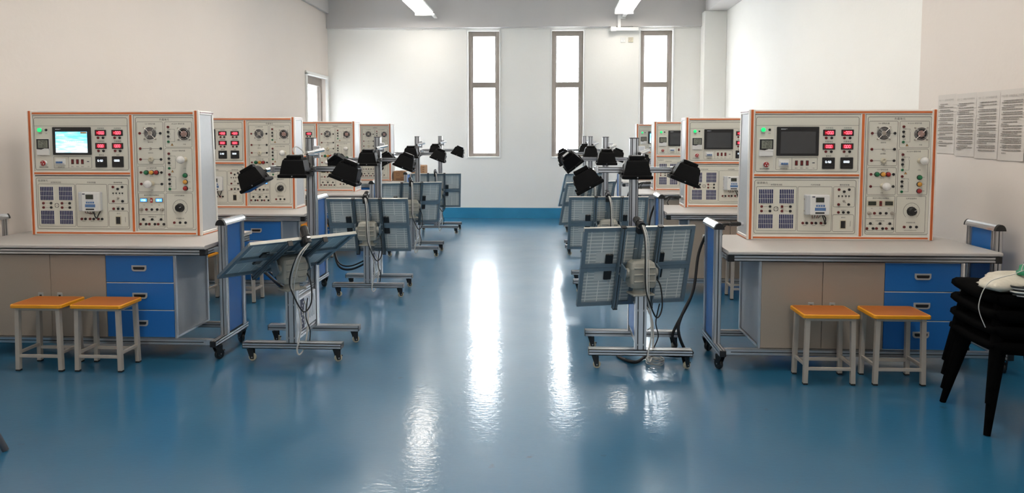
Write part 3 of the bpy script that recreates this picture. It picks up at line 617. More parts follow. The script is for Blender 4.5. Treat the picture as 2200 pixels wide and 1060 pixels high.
CON = [('L', 1, -3.912, 5.41), ('L', 2, -3.889, 7.45), ('L', 3, -3.877, 9.78), ('L', 4, -3.872, 12.04), ('R', 1, 1.451, 5.40), ('R', 2, 1.436, 7.78), ('R', 3, 1.449, 10.14), ('R', 4, 1.486, 12.42)]
ROWN = ['in front', 'second from the front', 'third from the front', 'at the far end']
CONL = {('L', 1): 'orange framed training console with lit blue landscape screen on the nearest left bench', ('R', 1): 'orange framed training console with dark screen on the nearest right bench',
        ('L', 2): 'orange framed training console with half hidden screen behind the left floodlights, second left bench', ('R', 2): 'orange framed training console with dark screen, partly hidden behind nearest right one, second right bench',
        ('L', 3): 'orange framed training console on the third left bench, only load section clear', ('R', 3): 'narrow visible training console on the third right bench, between two others',
        ('L', 4): 'farthest left training console, load section beside the bare end wall', ('R', 4): 'farthest right training console with lit blue screen edge, below third window'}
proto = make_console(); cons_ = []
for i, (sd, n, x, y) in enumerate(CON):
    c = proto if i == 0 else copy_tree(proto)
    c.location = (x, y, .80); tag(c, CONL[(sd, n)], 'control console', 'training consoles standing on the benches')
    cons_.append((c, sd, n))
for c, sd, n in cons_:
    for k1 in kids(c):
        if k1.name.startswith('faceplate'):
            for k2 in kids(k1):
                if k2.name.startswith('touch_screen') and (sd, n) in (('L', 1), ('R', 4)): k2.data = CACHE['scr_on']
                if k2.name.startswith('power_supply_display') and (sd, n) in (('L', 1), ('L', 2)): k2.data = CACHE['sup_on']

# ------------------------------------------------------------------ workbench
def castor(root, x, y, ang, R, top, wk, name='castor', lock=True, wide=.022):
    c = MB(); T = Matrix.Translation((x, y, 0)) @ Matrix.Rotation(ang, 4, 'Z'); c.T = T; e = R * .55   # trail
    c.lathe([(R * .62, top - .012), (R * .62, top)], 'black', 14); c.box(-R * .75, R * .75, -R * .6, R * .6, top - .006, top, 'black')
    for s in (-1, 1):
        yy = s * (wide / 2 + .004); c.add([(-R * .8, yy - .0015, top - .01), (R * 1.0, yy - .0015, top - .01), (e + .012, yy - .0015, R - .012), (e - .012, yy - .0015, R - .012), (-R * .8, yy + .0015, top - .01), (R * 1.0, yy + .0015, top - .01), (e + .012, yy + .0015, R - .012), (e - .012, yy + .0015, R - .012)],
              [(0, 1, 2, 3), (7, 6, 5, 4), (0, 4, 5, 1), (1, 5, 6, 2), (2, 6, 7, 3), (3, 7, 4, 0)], 'black')
    if lock: c.box(R * .5, R * 1.75, -wide * .5, wide * .5, R * 1.35, R * 1.62, 'black', .003)
    o = c.build(name, root)
    w_ = MB(); w_.T = T @ Matrix.Translation((e, 0, R)) @ Matrix.Rotation(PI / 2, 4, 'X'); h = wide / 2
    w_.lathe([(R * .62, -h), (R * .94, -h), (R, -h * .6), (R, h * .6), (R * .94, h), (R * .62, h)], wk, 20, smooth=False); w_.lathe([(.004, -h - .002), (R * .6, -h + .001), (R * .63, h - .001), (.004, h + .002)], 'hub' if wk == 'black' else wk, 16); w_.cyl((0, 0, -h - .006), (0, 0, h + .006), .005, 'hub', 8)
    w_.build('wheel', o)
    return o
BW = 1.745
def end_frame(root, x, s):
    # inner side towards the worktop is -s; upright pair, blue panel, foot beam, rounded push handle
    m = MB(); m.profile((x, -.03, .125), (x, .53, .125), .04, .04); m.box(x - .021, x + .021, -.036, -.028, .104, .146, 'black', .003); m.build('foot_beam', root)
    for y in (.168, .458): m = MB(); m.profile((x, y, .145), (x, y, .935), .046, .05, up=(0, 1, 0)); m.build('upright', root)
    m = MB(); m.box(x - .012, x + .012, .19, .435, .15, .92, 'blue', .002); m.build('end_panel', root)
    m = MB(); n = 9
    def arch(y0, y1, k, r, h): m.prism([(r * math.cos(PI * i / n), h * math.sin(PI * i / n)) for i in range(n + 1)], (x, y0, .925), (x, y1, .925), k, smooth=False)
    arch(.145, .485, 'chrome', .036, .045); arch(.125, .146, 'black', .034, .043); arch(.484, .505, 'black', .034, .043); m.build('handle', root)
def make_bench():
    root = empty('training_bench')
    m = MB(); D = .82
    m.prism([(-.001 + 0, .0), (0, .004), (.0, .021), (.004, .025), (.01, .025)] and [(0, .006), (.006, 0), (D - .006, 0), (D, .006), (D, .019), (D - .006, .025), (.006, .025), (0, .019)], (0, 0, .775), (BW, 0, .775), 'top')
    # prism sweeps along +x with side axis -y, so flip into place
    m.v = [(a, -b, c) for a, b, c in m.v]; m.f = [f[::-1] for f in m.f]; m.build('worktop', root)
    m = MB()
    for y in (.03, D - .03): m.profile((0.02, y, .752), (BW - .02, y, .752), .04, .042)
    for x in (.02, BW - .02): m.profile((x, .05, .752), (x, D - .05, .752), .04, .042)
    for x in (.02, BW - .02): m.box(x - .022, x + .022, .008, .052, .729, .774, 'black', .003)
    m.build('top_frame', root)
    m = MB()
    for y in (.03, .50): m.profile((.01, y, .125), (BW - .01, y, .125), .04, .04)
    m.build('base_frame', root)
    end_frame(root, -.032, -1); end_frame(root, BW + .055, 1)
    X0, X1, Y0, Y1, Z0, Z1 = .225, 1.505, .035, .53, .146, .731
    m = MB(); t = .018
    for a, b in ((X0, X0 + t), (X1 - t, X1), (X0 + .79, X0 + .79 + t)): m.box(a, b, Y0 + .018, Y1, Z0, Z1, 'carc')
    m.box(X0, X1, Y0 + .018, Y1, Z0, Z0 + t, 'carc'); m.box(X0, X1, Y0 + .018, Y1, Z1 - t, Z1, 'carc'); m.box(X0, X1, Y1 - .01, Y1, Z0, Z1, 'carc')
    for x in (X0 - .006, X1 + .006):
        for y in (Y0 + .012, Y1 - .006): m.box(x - .007, x + .007, y - .012, y + .008, Z0, Z1, 'alu')
        m.box(x - .007, x + .007, Y0, Y1, Z0, Z0 + .014, 'alu')
    m.build('cabinet_body', root)
    for a, b, hx in ((X0 + .002, X0 + .397, X0 + .325), (X0 + .400, X0 + .795, X0 + .462)):
        m = MB(); m.box(a, b, Y0, Y0 + .016, Z0 + .002, Z1 - .004, 'doorm', .002); d = m.build('door', root)
        m = MB(); h = .032; m.box(hx - .019, hx + .019, Y0 - .004, Y0 + .002, Z0 + .282 - h, Z0 + .282 + h, 'ring', .006); m.box(hx - .010, hx + .010, Y0 - .005, Y0, Z0 + .282 - h + .010, Z0 + .282 + h - .014, 'black', .004); m.build('handle', d)
    a, b = X0 + .798, X1 - .004; hh = (Z1 - Z0 - .006) / 3
    for i in range(3):
        z = Z0 + .002 + i * hh; m = MB(); m.box(a, b, Y0, Y0 + .016, z + .003, z + hh - .003, 'blue', .002); m.box(a, b, Y0 + .001, Y0 + .014, z + hh - .0035, z + hh + .0005, 'fwhite'); d = m.build('drawer', root)
        xc = (a + b) / 2; zc = z + hh * .53; m = MB(); m.prism([(-.052, .020), (-.052, -.006), (-.047, -.016), (-.038, -.021), (.038, -.021), (.047, -.016), (.052, -.006), (.052, .020)], (xc, Y0 + .001, zc), (xc, Y0 - .006, zc), 'ring'); m.prism([(-.041, .010), (-.041, -.003), (-.034, -.010), (.034, -.010), (.041, -.003), (.041, .010)], (xc, Y0, zc), (xc, Y0 - .0068, zc), 'black'); m.build('handle', d)
    m = MB()
    for y in (.03, .50): m.box(-.03, .03, y - .018, y + .018, .106, .144, 'alu'); m.box(BW - .03, BW + .05, y - .018, y + .018, .106, .144, 'alu')
    for y in (.168, .458): m.box(-.03, .03, y - .018, y + .018, .735, .77, 'alu'); m.box(BW - .03, BW + .05, y - .018, y + .018, .735, .77, 'alu')
    m.build('frame_connector', root)
    for x, s in ((-.032, 1), (BW + .055, -1)):
        castor(root, x, .03, PI * .5 + s * .4, .036, .105, 'black'); castor(root, x, .46, PI * .5 - s * .9, .036, .105, 'black')
    return root
BEN = [(-4.085, 4.92), (-4.07, 6.96), (-4.065, 9.30), (-4.06, 11.58), (1.19, 4.86), (1.175, 7.26), (1.187, 9.63), (1.223, 11.92)]
BLAB = ['grey topped mobile bench with blue drawers, nearest on the left, two stools before it', 'grey topped mobile bench with blue drawers, second on the left behind tilted solar array', 'grey topped mobile bench, third on the left, mostly hidden', 'grey topped mobile bench at the far left with cardboard boxes behind',
        'grey topped mobile bench with blue drawers, nearest on the right, beside the black stool stack', 'grey topped mobile bench, second on the right, seen through the frame of the nearest', 'grey topped mobile bench, third on the right, only its left end visible', 'grey topped mobile bench at the far right, almost hidden behind others']
pb = make_bench()
for i, (x, y) in enumerate(BEN):
    b = pb if i == 0 else copy_tree(pb); b.location = (x, y, 0); tag(b, BLAB[i], 'workbench', 'mobile benches in two lines')

# ------------------------------------------------------------------ stools
def make_stool():
    root = empty('square_stool'); w_, d = .175, .135; m = MB()
    def rr(w_, d, r, z):
        p = []
        for sx, sy, a0 in ((1, 1, 0), (-1, 1, PI / 2), (-1, -1, PI), (1, -1, 1.5 * PI)):
            for i in range(5): a = a0 + i * PI / 8; p.append((sx * (w_ - r) + r * math.cos(a), sy * (d - r) + r * math.sin(a), z))
        return p
    m.loft([rr(w_ - .003, d - .003, .02, .425), rr(w_, d, .022, .428), rr(w_, d, .022, .445), rr(w_ - .004, d - .004, .02, .4485), rr(w_ - .010, d - .010, .015, .4485)], 'seatedge'); m.loft([rr(w_ - .010, d - .010, .015, .440), rr(w_ - .010, d - .010, .015, .449)], 'seat'); m.build('seat', root)
    def xy(sx, sy, z): t = (.42 - z) / .42; return (sx * (.138 + .008 * t), sy * (.10 + .004 * t), z)
    for sx in (-1, 1):
        for sy in (-1, 1):
            m = MB(); m.profile; a = xy(sx, sy, .006); b = xy(sx, sy, .425); h = .0135; m.prism([(-h, -h), (h, -h), (h, h), (-h, h)], a, b, 'leg', up=(0, 1, 0)); m.box(a[0] - h - .001, a[0] + h + .001, a[1] - h - .001, a[1] + h + .001, 0, .012, 'black', .002); m.build('leg', root)
    m = MB(); m.box(-.15, .15, -.11, .11, .405, .425, 'leg', .002); m.build('seat_rail', root)
    z = .10
    for sy in (-1, 1): m = MB(); m.box(-.14, .14, sy * .103 - .008, sy * .103 + .008, z - .012 * sy * 0 - .010, z + .010, 'leg', .002); m.build('stretcher', root)
    for sx in (-1, 1): m = MB(); m.box(sx * .144 - .008, sx * .144 + .008, -.10, .10, z + .012, z + .032, 'leg', .002); m.build('stretcher', root)
    return root
ST = [(-3.345, 4.755, 0, 'orange topped square stool before the left bench, the left one of two'), (-2.945, 4.76, .0, 'orange topped square stool before the blue drawers of the nearest left bench'),
      (1.765, 4.725, 0, 'orange topped square stool before the taupe doors of the nearest right bench'), (2.195, 4.73, 0, 'orange topped square stool at the nearest right bench, beside the black stool stack'),
      (-2.86, 6.77, 0, 'orange topped square stool under the tilted solar array at the second left bench'), (-3.30, 6.77, 0, 'orange topped square stool half hidden beside the nearest left cabinet, second left bench'),
      (-2.88, 9.13, 0, 'orange topped stool at the third left bench, glimpsed behind the solar array'), (1.90, 7.12, 0, 'orange topped stool glimpsed under the second right bench, between the frames')]
ps = make_stool()
for i, (x, y, rz, l) in enumerate(ST):
    s = ps if i == 0 else copy_tree(ps); s.location = (x, y, 0); s.rotation_euler = (0, 0, rz); tag(s, l, 'stool', 'orange topped stools at the benches')

# ------------------------------------------------------------------ solar tracker carts
AW, AL = .78, .58
def flood():
    m = MB(); m.T = Matrix.Scale(.86, 4)
    def R(a, b, z): return [(-a, -b, z), (a, -b, z), (a, b, z), (-a, b, z)]
    m.loft([R(.118, .088, -.012), R(.122, .092, -.006), R(.122, .092, .012), R(.112, .082, .018)], 'matblack')
    m.loft([R(.108, .078, .016), R(.104, .074, .045), R(.086, .060, .128), R(.078, .052, .138)], 'matblack')
    for i in range(15):
        x = -.070 + i * .01; m.box(x - .0018, x + .0018, -.058, .058, .13, .147, 'matblack')
    for s in (-1, 1): m.box(s * .115 - .006, s * .115 + .006, -.02, .02, .0, .035, 'matblack', .003)
    m.cyl((0, -.093, .003), (0, -.098, .003), .005, 'hub', 8)
    return m
def make_cart():
    root = empty('solar_tracker_cart')      # origin: floor below the front post
    for nm, y in (('front_beam', 0.), ('rear_beam', .47)):
        m = MB(); m.profile((-.34, y, .115), (.34, y, .115), .07, .04)
        for s in (-1, 1): m.box(s * .342 - .003, s * .342 + .003, y - .036, y + .036, .094, .136, 'aludk', .002)
        m.build(nm, root)
    m = MB(); m.profile((0, .035, .155), (0, .44, .155), .04, .04); m.build('lower_rail', root)
    m = MB(); m.profile((0, .035, .45), (0, .44, .45), .03, .03); m.build('upper_rail', root)
    m = MB(); m.profile((0, 0, .135), (0, 0, .50), .075, .06, up=(0, 1, 0))
    for z in (.17, .40):
        for x in (-.019, .019): m.cyl((x, -.030, z), (x, -.036, z), .006, 'hub', 8)
    m.build('front_post', root)
    m = MB(); m.profile((0, .47, .135), (0, .47, 1.535), .062, .062, up=(0, 1, 0)); m.box(-.032, .032, .438, .502, 1.533, 1.54, 'aludk'); m.build('rear_post', root)
    m = MB(); m.profile((-.29, .42, 1.31), (.29, .42, 1.31), .035, .04)
    for s in (-1, 1): m.box(s * .045 - .012, s * .045 + .012, .395, .402, 1.288, 1.332, 'alu', .002); m.cyl((s * .045, .395, 1.31), (s * .045, .388, 1.31), .007, 'hub', 8)
    m.build('crossbar', root)
    for x, y in ((-.30, 0), (.30, 0), (-.30, .47), (.30, .47)):
        castor(root, x, y, 0.3 + x, .026, .095, 'cream', lock=(x < 0) == (y > 0), wide=.020)
    fl = {}
    L = [(-.345, .29, 1.198, -29, 0), (-.045, .25, 1.272, 0, 4), (.30, .29, 1.238, 21, 0)]
    for i, (x, y, z, a, b) in enumerate(L):
        T = Matrix.Translation((x, y, z)) @ Matrix.Rotation(math.radians(a), 4, 'Y') @ Matrix.Rotation(math.radians(b), 4, 'X') @ Matrix.Rotation(math.radians(0), 4, 'Z')
        o = flood().build('floodlight', root, T)
        m = MB(); m.T = Matrix.Scale(.86, 4); m.box(-.062, .062, -.035, .035, .138, .170, 'matblack', .006); m.box(-.04, .04, -.02, .02, .170, .1715, 'hub'); m.build('ballast_box', o)
        m = MB(); m.T = Matrix.Scale(.86, 4); m.box(-.105, .105, -.078, .078, -.014, -.0105, 'lens'); m.build('glass', o)
        m = MB()      # yoke: two straps behind the casing joined to a silver clamp on the bar
        for s in (-1, 1): m.tube([(s * .085, .05, .05), (s * .080, .075, .075), (s * .045, .10, .09)], .005, 'matblack', 6)
        m.tube([(-.045, .10, .09), (.045, .10, .09)], .008, 'matblack', 6); m.build('yoke', o)
        m = MB()
        if i == 1: m.cyl((.10, .44, 1.45), (.02, .30, 1.43), .014, 'chrome', 10); m.cyl((.06, .44, 1.415), (.03, .30, 1.42), .009, 'chrome', 8); m.box(.025, .075, .432, .45, 1.39, 1.48, 'alu', .004)
        else:
            s = -1 if i == 0 else 1; m.cyl((s * .27, .42, 1.31), (s * .31, .38, 1.30), .016, 'chrome', 10); m.box(s * .27 - .014, s * .27 + .014, .39, .445, 1.285, 1.335, 'alu', .004); m.cyl((s * .31, .38, 1.30), (s * .32, .36, 1.285), .010, 'matblack', 8)
        m.build('lamp_clamp', root)
    # pan-tilt head
    m = MB(); m.box(-.075, .075, -.065, .065, .502, .514, 'head', .002); m.lathe([(.055, .514), (.050, .540), (.058, .552)], 'head', 20)
    m.build('head_base', root)
    m = MB(); z0, z1, n = .556, .732, 14
    def ringr(z, a, b, r=.022):
        p = []
        for sx, sy, a0 in ((1, 1, 0), (-1, 1, PI / 2), (-1, -1, PI), (1, -1, 1.5 * PI)):
            for i in range(4): q = a0 + i * PI / 6; p.append((sx * (a - r) + r * math.cos(q), sy * (b - r) + r * math.sin(q), z))
        return p
    m.loft([ringr(z0, .080, .062), ringr(z0 + .03, .088, .070), ringr(z1 - .05, .088, .070), ringr(z1 - .015, .080, .058), ringr(z1, .062, .040)], 'head')
    for zz in (.60, .645, .69):
        for s in (-1, 1): m.box(s * .042 - .034, s * .042 + .034, -.0755, -.066, zz - .007, zz + .007, 'head', .005)
    for s in (-1, 1): m.cyl((s * .085, 0, .648), (s * .105, 0, .648), .034, 'head', 18); m.cyl((s * .105, 0, .648), (s * .112, 0, .648), .028, 'wirew', 18)
    m.build('pan_tilt_head', root)
    # driver box hung between the posts
    m = MB(); m.box(-.030, .030, .06, .42, .185, .42, 'box', .006); m.box(.030, .032, .075, .15, .20, .41, 'navy'); m.box(-.032, -.030, .075, .40, .20, .41, 'blue')
    for i in range(9): m.box(.032, .0325, .085 + (i % 3) * .02, .095 + (i % 3) * .02, .21 + i * .021, .222 + i * .021, 'white')
    for i in range(5): m.tube([(.034, .17 + i * .045, .40), (.037, .165 + i * .05, .33), (.034, .18 + i * .045, .24)], .003, 'box', 5)
    m.build('driver_box', root)
    # ---- tracked array, in its own frame: x across, y down the slope, z = sunny side
    def arr(mb, nm): o = mb.build(nm, root); o['array'] = 1; return o
    hw, hl = AW / 4, AL / 4
    for sx in (-1, 1):
        for sy in (-1, 1):
            m = MB(); T0 = (sx * hw, sy * hl); a, b = hw - .001, hl - .001; f_ = .026
            m.T = Matrix.Translation((T0[0], T0[1], 0))
            for u0, u1, v0, v1 in ((-a, a, -b, -b + f_), (-a, a, b - f_, b), (-a, -a + f_, -b + f_, b - f_), (a - f_, a, -b + f_, b - f_)):
                m.box(u0, u1, v0, v1, -.010, -.008, 'pframe'); m.box(u0, u1, v0, v1, -.008, .012, 'pedge' if (sy < 0 and v1 < 0 and u1 - u0 > .1) else 'pframe')
            m.box(-a + .01, a - .01, -b + .01, b - .01, .006, .010, 'sheet'); m.box(-a + .012, a - .012, -b + .012, b - .012, .010, .0115, 'cell')
            jx = -sx * .045 + (0 if sx < 0 else .0); 
            q0 = -.09 if sx < 0 else -.05; q1 = .026 if sx < 0 else .066
            m.box(q0, q1, (b - .03 - .075) if sy < 0 else (-b + .03), (b - .03) if sy < 0 else (-b + .03 + .075), .0050, .0062, 'sheetp')
            o = arr(m, 'solar_panel')
            k = MB(); k.T = Matrix.Translation((T0[0], T0[1], 0)); jy = (b - .058) if sy < 0 else (-b + .058); jx = .0 if sx < 0 else -.026
            k.box(jx - .026, jx + .026, jy - .034, jy + .034, -.010, .005, 'black', .003); jo = k.build('junction_box', o)
            k = MB(); k.T = Matrix.Translation((T0[0], T0[1], 0)); k.tube([(jx, jy - .03 * (1 if sy < 0 else -1), -.004), (jx + .01, jy - sy * -.055, -.012), (jx - sx * .06, jy + sy * .07, -.02), (-sx * hw * .9, sy * .0, -.03)], .0022, 'wirew', 5); k.build('panel_lead', o)
    for s in (-1, 1):
        m = MB(); m.profile((s * .128, -AL / 2 - .012, -.030), (s * .128, AL / 2 + .012, -.030), .030, .034, up=(0, 0, 1), k='pframe')
        for e in (-1, 1): m.box(s * .128 - .016, s * .128 + .016, e * (AL / 2 + .012) - .004, e * (AL / 2 + .012) + .004, -.048, -.012, 'black')
        m.box(s * .118 - .005, s * .118 + .005, -.045, .045, -.135, -.040, 'pframe', .003)
        for q in (-.03, .03): m.cyl((s * .128, q, -.047), (s * .128, q, -.052), .008, 'hub', 8)
        arr(m, 'support_rail')
    m = MB(); m.box(-.035, .015, -AL / 2 - .012, -AL / 2 + .035, -.05, .0, 'black', .004); 
    m.cyl((-.01, -AL / 2 - .022, -.045), (-.01, -AL / 2 - .022, .065), .026, 'black', 18); m.cyl((-.01, -AL / 2 - .022, .0), (-.01, -AL / 2 - .022, .012), .030, 'black', 18); m.cyl((-.01, -AL / 2 - .022, .065), (-.01, -AL / 2 - .022, .074), .021, 'black', 18); m.box(-.022, .002, -AL / 2 - .052, -AL / 2 - .045, -.02, -.008, 'hub'); arr(m, 'light_sensor')
    return root
def pose(root, az, ti):
    e = Vector((math.cos(az), math.sin(az), 0)); d = Vector((-math.sin(az) * math.cos(ti), math.cos(az) * math.cos(ti), -math.sin(ti))); n = e.cross(d)
    R = Matrix((e, d, n)).transposed().to_4x4(); T = Matrix.Translation(Vector((0, 0, .648)) + n * .10) @ R
    q = T @ Vector((-.01, -AL / 2 - .03, -.05))
    m = MB()
    m.tube([q, (q.x * .5 + .02, min(q.y, -.07) - .03, q.z - .10), (.03, -.10, .55), (.06, -.05, .38), (.07, -.04, .24), (.045, -.05, .10), (.06, -.045, .06), (.085, .0, .12), (.09, .06, .30), (.05, .10, .40)], .0055, 'wirew')
    m.tube([(q.x + .01, q.y, q.z), (q.x * .5 + .035, min(q.y, -.07) - .025, q.z - .11), (.045, -.09, .50), (.08, .02, .30), (.06, .08, .24)], .003, 'wirew'); m.build('white_cable', root)
    m = MB(); m.tube([(q.x - .008, q.y, q.z), (q.x * .5 + .012, min(q.y, -.07) - .025, q.z - .10), (.02, -.10, .58), (.05, -.09, .46), (.10, -.06, .36), (.14, -.02, .42), (.13, 0, .56), (.09, .02, .62)], .005, 'wireb'); m.tube([(.12, -.04, .45), (.10, -.02, .32), (.12, .0, .22), (.10, .05, .13)], .004, 'wireb')
    m.build('black_cable', root)
    for c in kids(root):
        if c.get('array'): c.matrix_basis = T
        if c.name.startswith('pan_tilt_head') or c.name.startswith('head_base'): c.matrix_basis = Matrix.Rotation(az, 4, 'Z')
CARTS = [(-1.744, 4.94, .83, .51), (-1.715, 6.98, .05, 1.19), (-1.725, 9.34, .34, 1.18), (-1.735, 11.53, .17, 1.24), (.625, 4.89, .25, 1.275), (.607, 7.26, .05, 1.22), (.585, 9.56, .57, 1.28), (.62, 11.82, .50, 1.17)]
CLAB = ['solar tracker cart, nearest on the left, its array tipped almost flat', 'solar tracker cart, second on the left, array upright beside blue drawers', 'solar tracker cart, third on the left behind the upright array', 'farthest left solar tracker cart, before the blue skirting',
        'solar tracker cart, nearest on the right, black cable looped on its base', 'solar tracker cart, second on the right, directly behind the nearest one', 'solar tracker cart, third on the right, array turned towards the aisle', 'farthest right solar tracker cart, floodlight in front of the middle window']
pc = make_cart(); carts = []
for i, (x, y, az, ti) in enumerate(CARTS):
    c = pc if i == 0 else copy_tree(pc); c.location = (x, y, 0); tag(c, CLAB[i], 'solar tracker cart', 'solar tracker carts along the aisle'); carts.append((c, az, ti))
m = MB(); m.tube([(-.045, .24, 1.42), (-.06, .25, 1.46), (-.04, .27, 1.475), (-.01, .29, 1.45), (.0, .30, 1.43)], .004, 'wirew'); m.build('lamp_lead', carts[0][0])
for i, (c, az, ti) in enumerate(carts):
    pose(c, az, ti)
    fs = [k for k in kids(c) if k.name.startswith('floodlight')]
    if i >= 4:
        for f in fs:
            f.location.x += {0: .02, 1: .038, 2: .02}[fs.index(f)]
    if i in (1, 5): fs[0].matrix_basis = Matrix.Translation((-.335, .30, 1.24 if i == 1 else 1.26)) @ Matrix.Rotation(math.radians(-38), 4, 'Y') @ Matrix.Rotation(math.radians(25), 4, 'X')
for k in COL.objects:
    if 'array' in k: del k['array']

# ------------------------------------------------------------------ cables between consoles and carts
def cable(name, tubes, label, group):
    m = MB()
    for p, r in tubes: m.tube(p, r, 'wireb', 8, 8)
    return tag(m.build(name), label, 'cable', group)
SIDEN = ['nearest', 'second', 'third', 'farthest']
for i in range(4):
    sx, sy = CON[4 + i][2], CON[4 + i][3]; bx, by = BEN[4 + i]; kx, ky = CARTS[4 + i][:2]; Y = sy + .13
    m = MB(); m.cyl((sx - .022, Y, .90), (sx - .085, Y - .01, .90), .016, 'black', 12); m.cyl((sx - .085, Y - .01, .90), (sx - .105, Y - .015, .898), .012, 'black', 10); m.cyl((sx - .035, Y, .90), (sx - .042, Y, .90), .019, 'black', 12)
    a = [(sx - .10, Y - .012, .90), (sx - .15, Y - .03, .898), (sx - .22, Y - .09, .875), (bx - .02, by + .53, .86), (bx - .085, by + .53, .70), (bx - .14, by + .46, .42), (bx - .28, by + .42, .14), (kx + .30, ky + .40, .03), (kx + .14, ky + .36, .02)]
    m.tube(a, .0105, 'wireb', 8, 8)
    m.tube([(bx - .15, by + .45, .40), (bx - .25, by + .38, .20), (kx + .36, ky + .34, .035), (kx + .40, ky + .27, .03), (kx + .30, ky + .22, .022), (kx + .16, ky + .25, .02), (kx + .06, ky + .2, .016), (kx - .02, ky + .10, .012), (kx - .12, ky + .22, .012), (kx - .10, ky + .40, .012)], .011, 'wireb', 8, 8)
    m.tube([(sx - .13, Y - .025, .89), (sx - .155, Y - .01, .85), (sx - .14, Y + .02, .815)], .005, 'wireb', 6, 6)
    tag(m.build('power_cable'), 'thick black cable from the side of the %s right console to its tracker cart' % SIDEN[i], 'cable', 'black cables joining consoles and carts')
for i in range(4):
    bx, by = BEN[i]; kx, ky = CARTS[i][:2]; xe = bx + BW
    m = MB()
    for dz, rr in ((0, .011), (.035, .008)):
        if i == 0: p = [(xe - .12, by + .86, .72 + dz), (xe + .05, by + .62, .60 + dz), (xe + .25, by + .42, .545 + dz), (kx - .14, ky + .14, .50 + dz), (kx - .045, ky + .04, .485 + dz)]
        else: p = [(xe - .12, by + .86, .70 + dz), (xe - .0, by + .80, .60 + dz), (xe + .10, by + .62, .38 + dz), (xe + .20, by + .45, .22 + dz), (xe + .35, by + .38, .20 + dz), (kx - .05, ky + .30, .30 + dz)]
        m.tube(p, rr, 'wireb', 8, 8)
    tag(m.build('power_cable'), 'pair of black cables sagging from under the %s left bench to its tracker cart' % SIDEN[i], 'cable', 'black cables joining consoles and carts')
m = MB()
for i in range(4): m.tube([(.74 + .06 * math.cos(a * .9 + i), 4.98 + .06 * math.sin(a * .9 + i), .012 + .009 * i + .006 * (a % 2)) for a in range(8)], .004, 'wirew', 6, 6)
tag(m.build('white_wire_coil'), 'loose coil of thin white wire on the floor beneath the nearest right cart', 'wire')

# ------------------------------------------------------------------ stack of black stools, bag, cables
def make_blackchair():
    root = empty('black_stacking_chair'); m = MB(); rings = []
    prof = [(-.27, .0, .235), (-.285, .022, .24), (-.27, .044, .24), (-.20, .050, .245), (.0, .046, .245), (.18, .040, .235), (.24, .044, .22)]
    pr = []
    for x, z, hw in prof: pr.append((x, z, hw))
    top = [(x, z, hw) for x, z, hw in prof]; vs = []; fs = []; ny = 8
    path = [(-.23, -.010, .22), (-.262, -.004, .228), (-.282, .014, .232), (-.276, .036, .236), (-.25, .047, .24), (-.18, .046, .245), (0, .038, .245), (.16, .036, .24), (.24, .05, .225)]
    th = [0] * len(path)
    for x, z, hw in path:
        for j in range(ny + 1):
            t = -1 + 2 * j / ny; vs.append((x * .93 + .03, t * hw, z + .012 * t * t))
    n = ny + 1
    for i in range(len(path) - 1):
        for j in range(ny): fs.append((i * n + j, i * n + j + 1, (i + 1) * n + j + 1, (i + 1) * n + j))
    o = len(vs); und = [(x + (.014 if i < 5 else 0), z - (.062 if i > 3 else (.03 if i == 3 else -.004)), hw - .01) for i, (x, z, hw) in enumerate(path)]
    for x, z, hw in und:
        for j in range(ny + 1): t = -1 + 2 * j / ny; vs.append((x * .93 + .03, t * hw, z + .012 * t * t))
    for i in range(len(path) - 1):
        for j in range(ny): fs.append((o + i * n + j, o + (i + 1) * n + j, o + (i + 1) * n + j + 1, o + i * n + j + 1))
        fs.append((i * n, (i + 1) * n, o + (i + 1) * n, o + i * n)); fs.append((i * n + ny, o + i * n + ny, o + (i + 1) * n + ny, (i + 1) * n + ny))
    m.add(vs, [tuple(f) for f in fs], 'fabric', True); s = m.build('seat', root); s.location = (0, 0, .43)
    m = MB(); bp = [(.20, .04, .215), (.245, .075, .225), (.265, .16, .23), (.285, .28, .225), (.30, .36, .19)]; vs = []; fs = []
    for dx in (0, .016):
        for x, z, hw in bp:
            for j in range(ny + 1): t = -1 + 2 * j / ny; vs.append((x + dx - .03 * t * t, t * hw, z))
    q = len(bp) * n
    for i in range(len(bp) - 1):
        for j in range(ny): a = i * n + j; fs.append((a, a + 1, a + n + 1, a + n)); fs.append((q + a, q + a + n, q + a + n + 1, q + a + 1))
        fs.append((i * n, (i + 1) * n, q + (i + 1) * n, q + i * n)); fs.append((i * n + ny, q + i * n + ny, q + (i + 1) * n + ny, (i + 1) * n + ny))
    e = (len(bp) - 1) * n
    for j in range(ny): fs.append((e + j, e + j + 1, q + e + j + 1, q + e + j))
    m.add(vs, fs, 'fabric', True); s = m.build('backrest', root); s.location = (0, 0, .43)
    for sx, sy in ((-1, -1), (-1, 1), (1, -1), (1, 1)):
        m = MB(); m.cyl((sx * .165, sy * .165, .44), (sx * .245 , sy * .245, .0), .038, 'fabric', 12, .017); m.build('leg', root)
    return root
pk = make_blackchair()
BC = [('black moulded chair at the bottom of the stack by the right wall', 2.548, 4.09, 0.), ('black moulded chair, second from the bottom of the stack by the right wall', 2.551, 4.09, .084), ('black moulded chair, third from the bottom, below the one with the bag', 2.549, 4.09, .168), ('black moulded chair topmost of the stack, plastic bag and cables on it', 2.552, 4.09, .252)]
for i, (l, x, y, z) in enumerate(BC):
    c = pk if i == 0 else copy_tree(pk); c.location = (x, y, z); c.rotation_euler = (0, 0, -.06 + .01 * (i % 2)); tag(c, l, 'chair', 'black chairs stacked by the right wall')
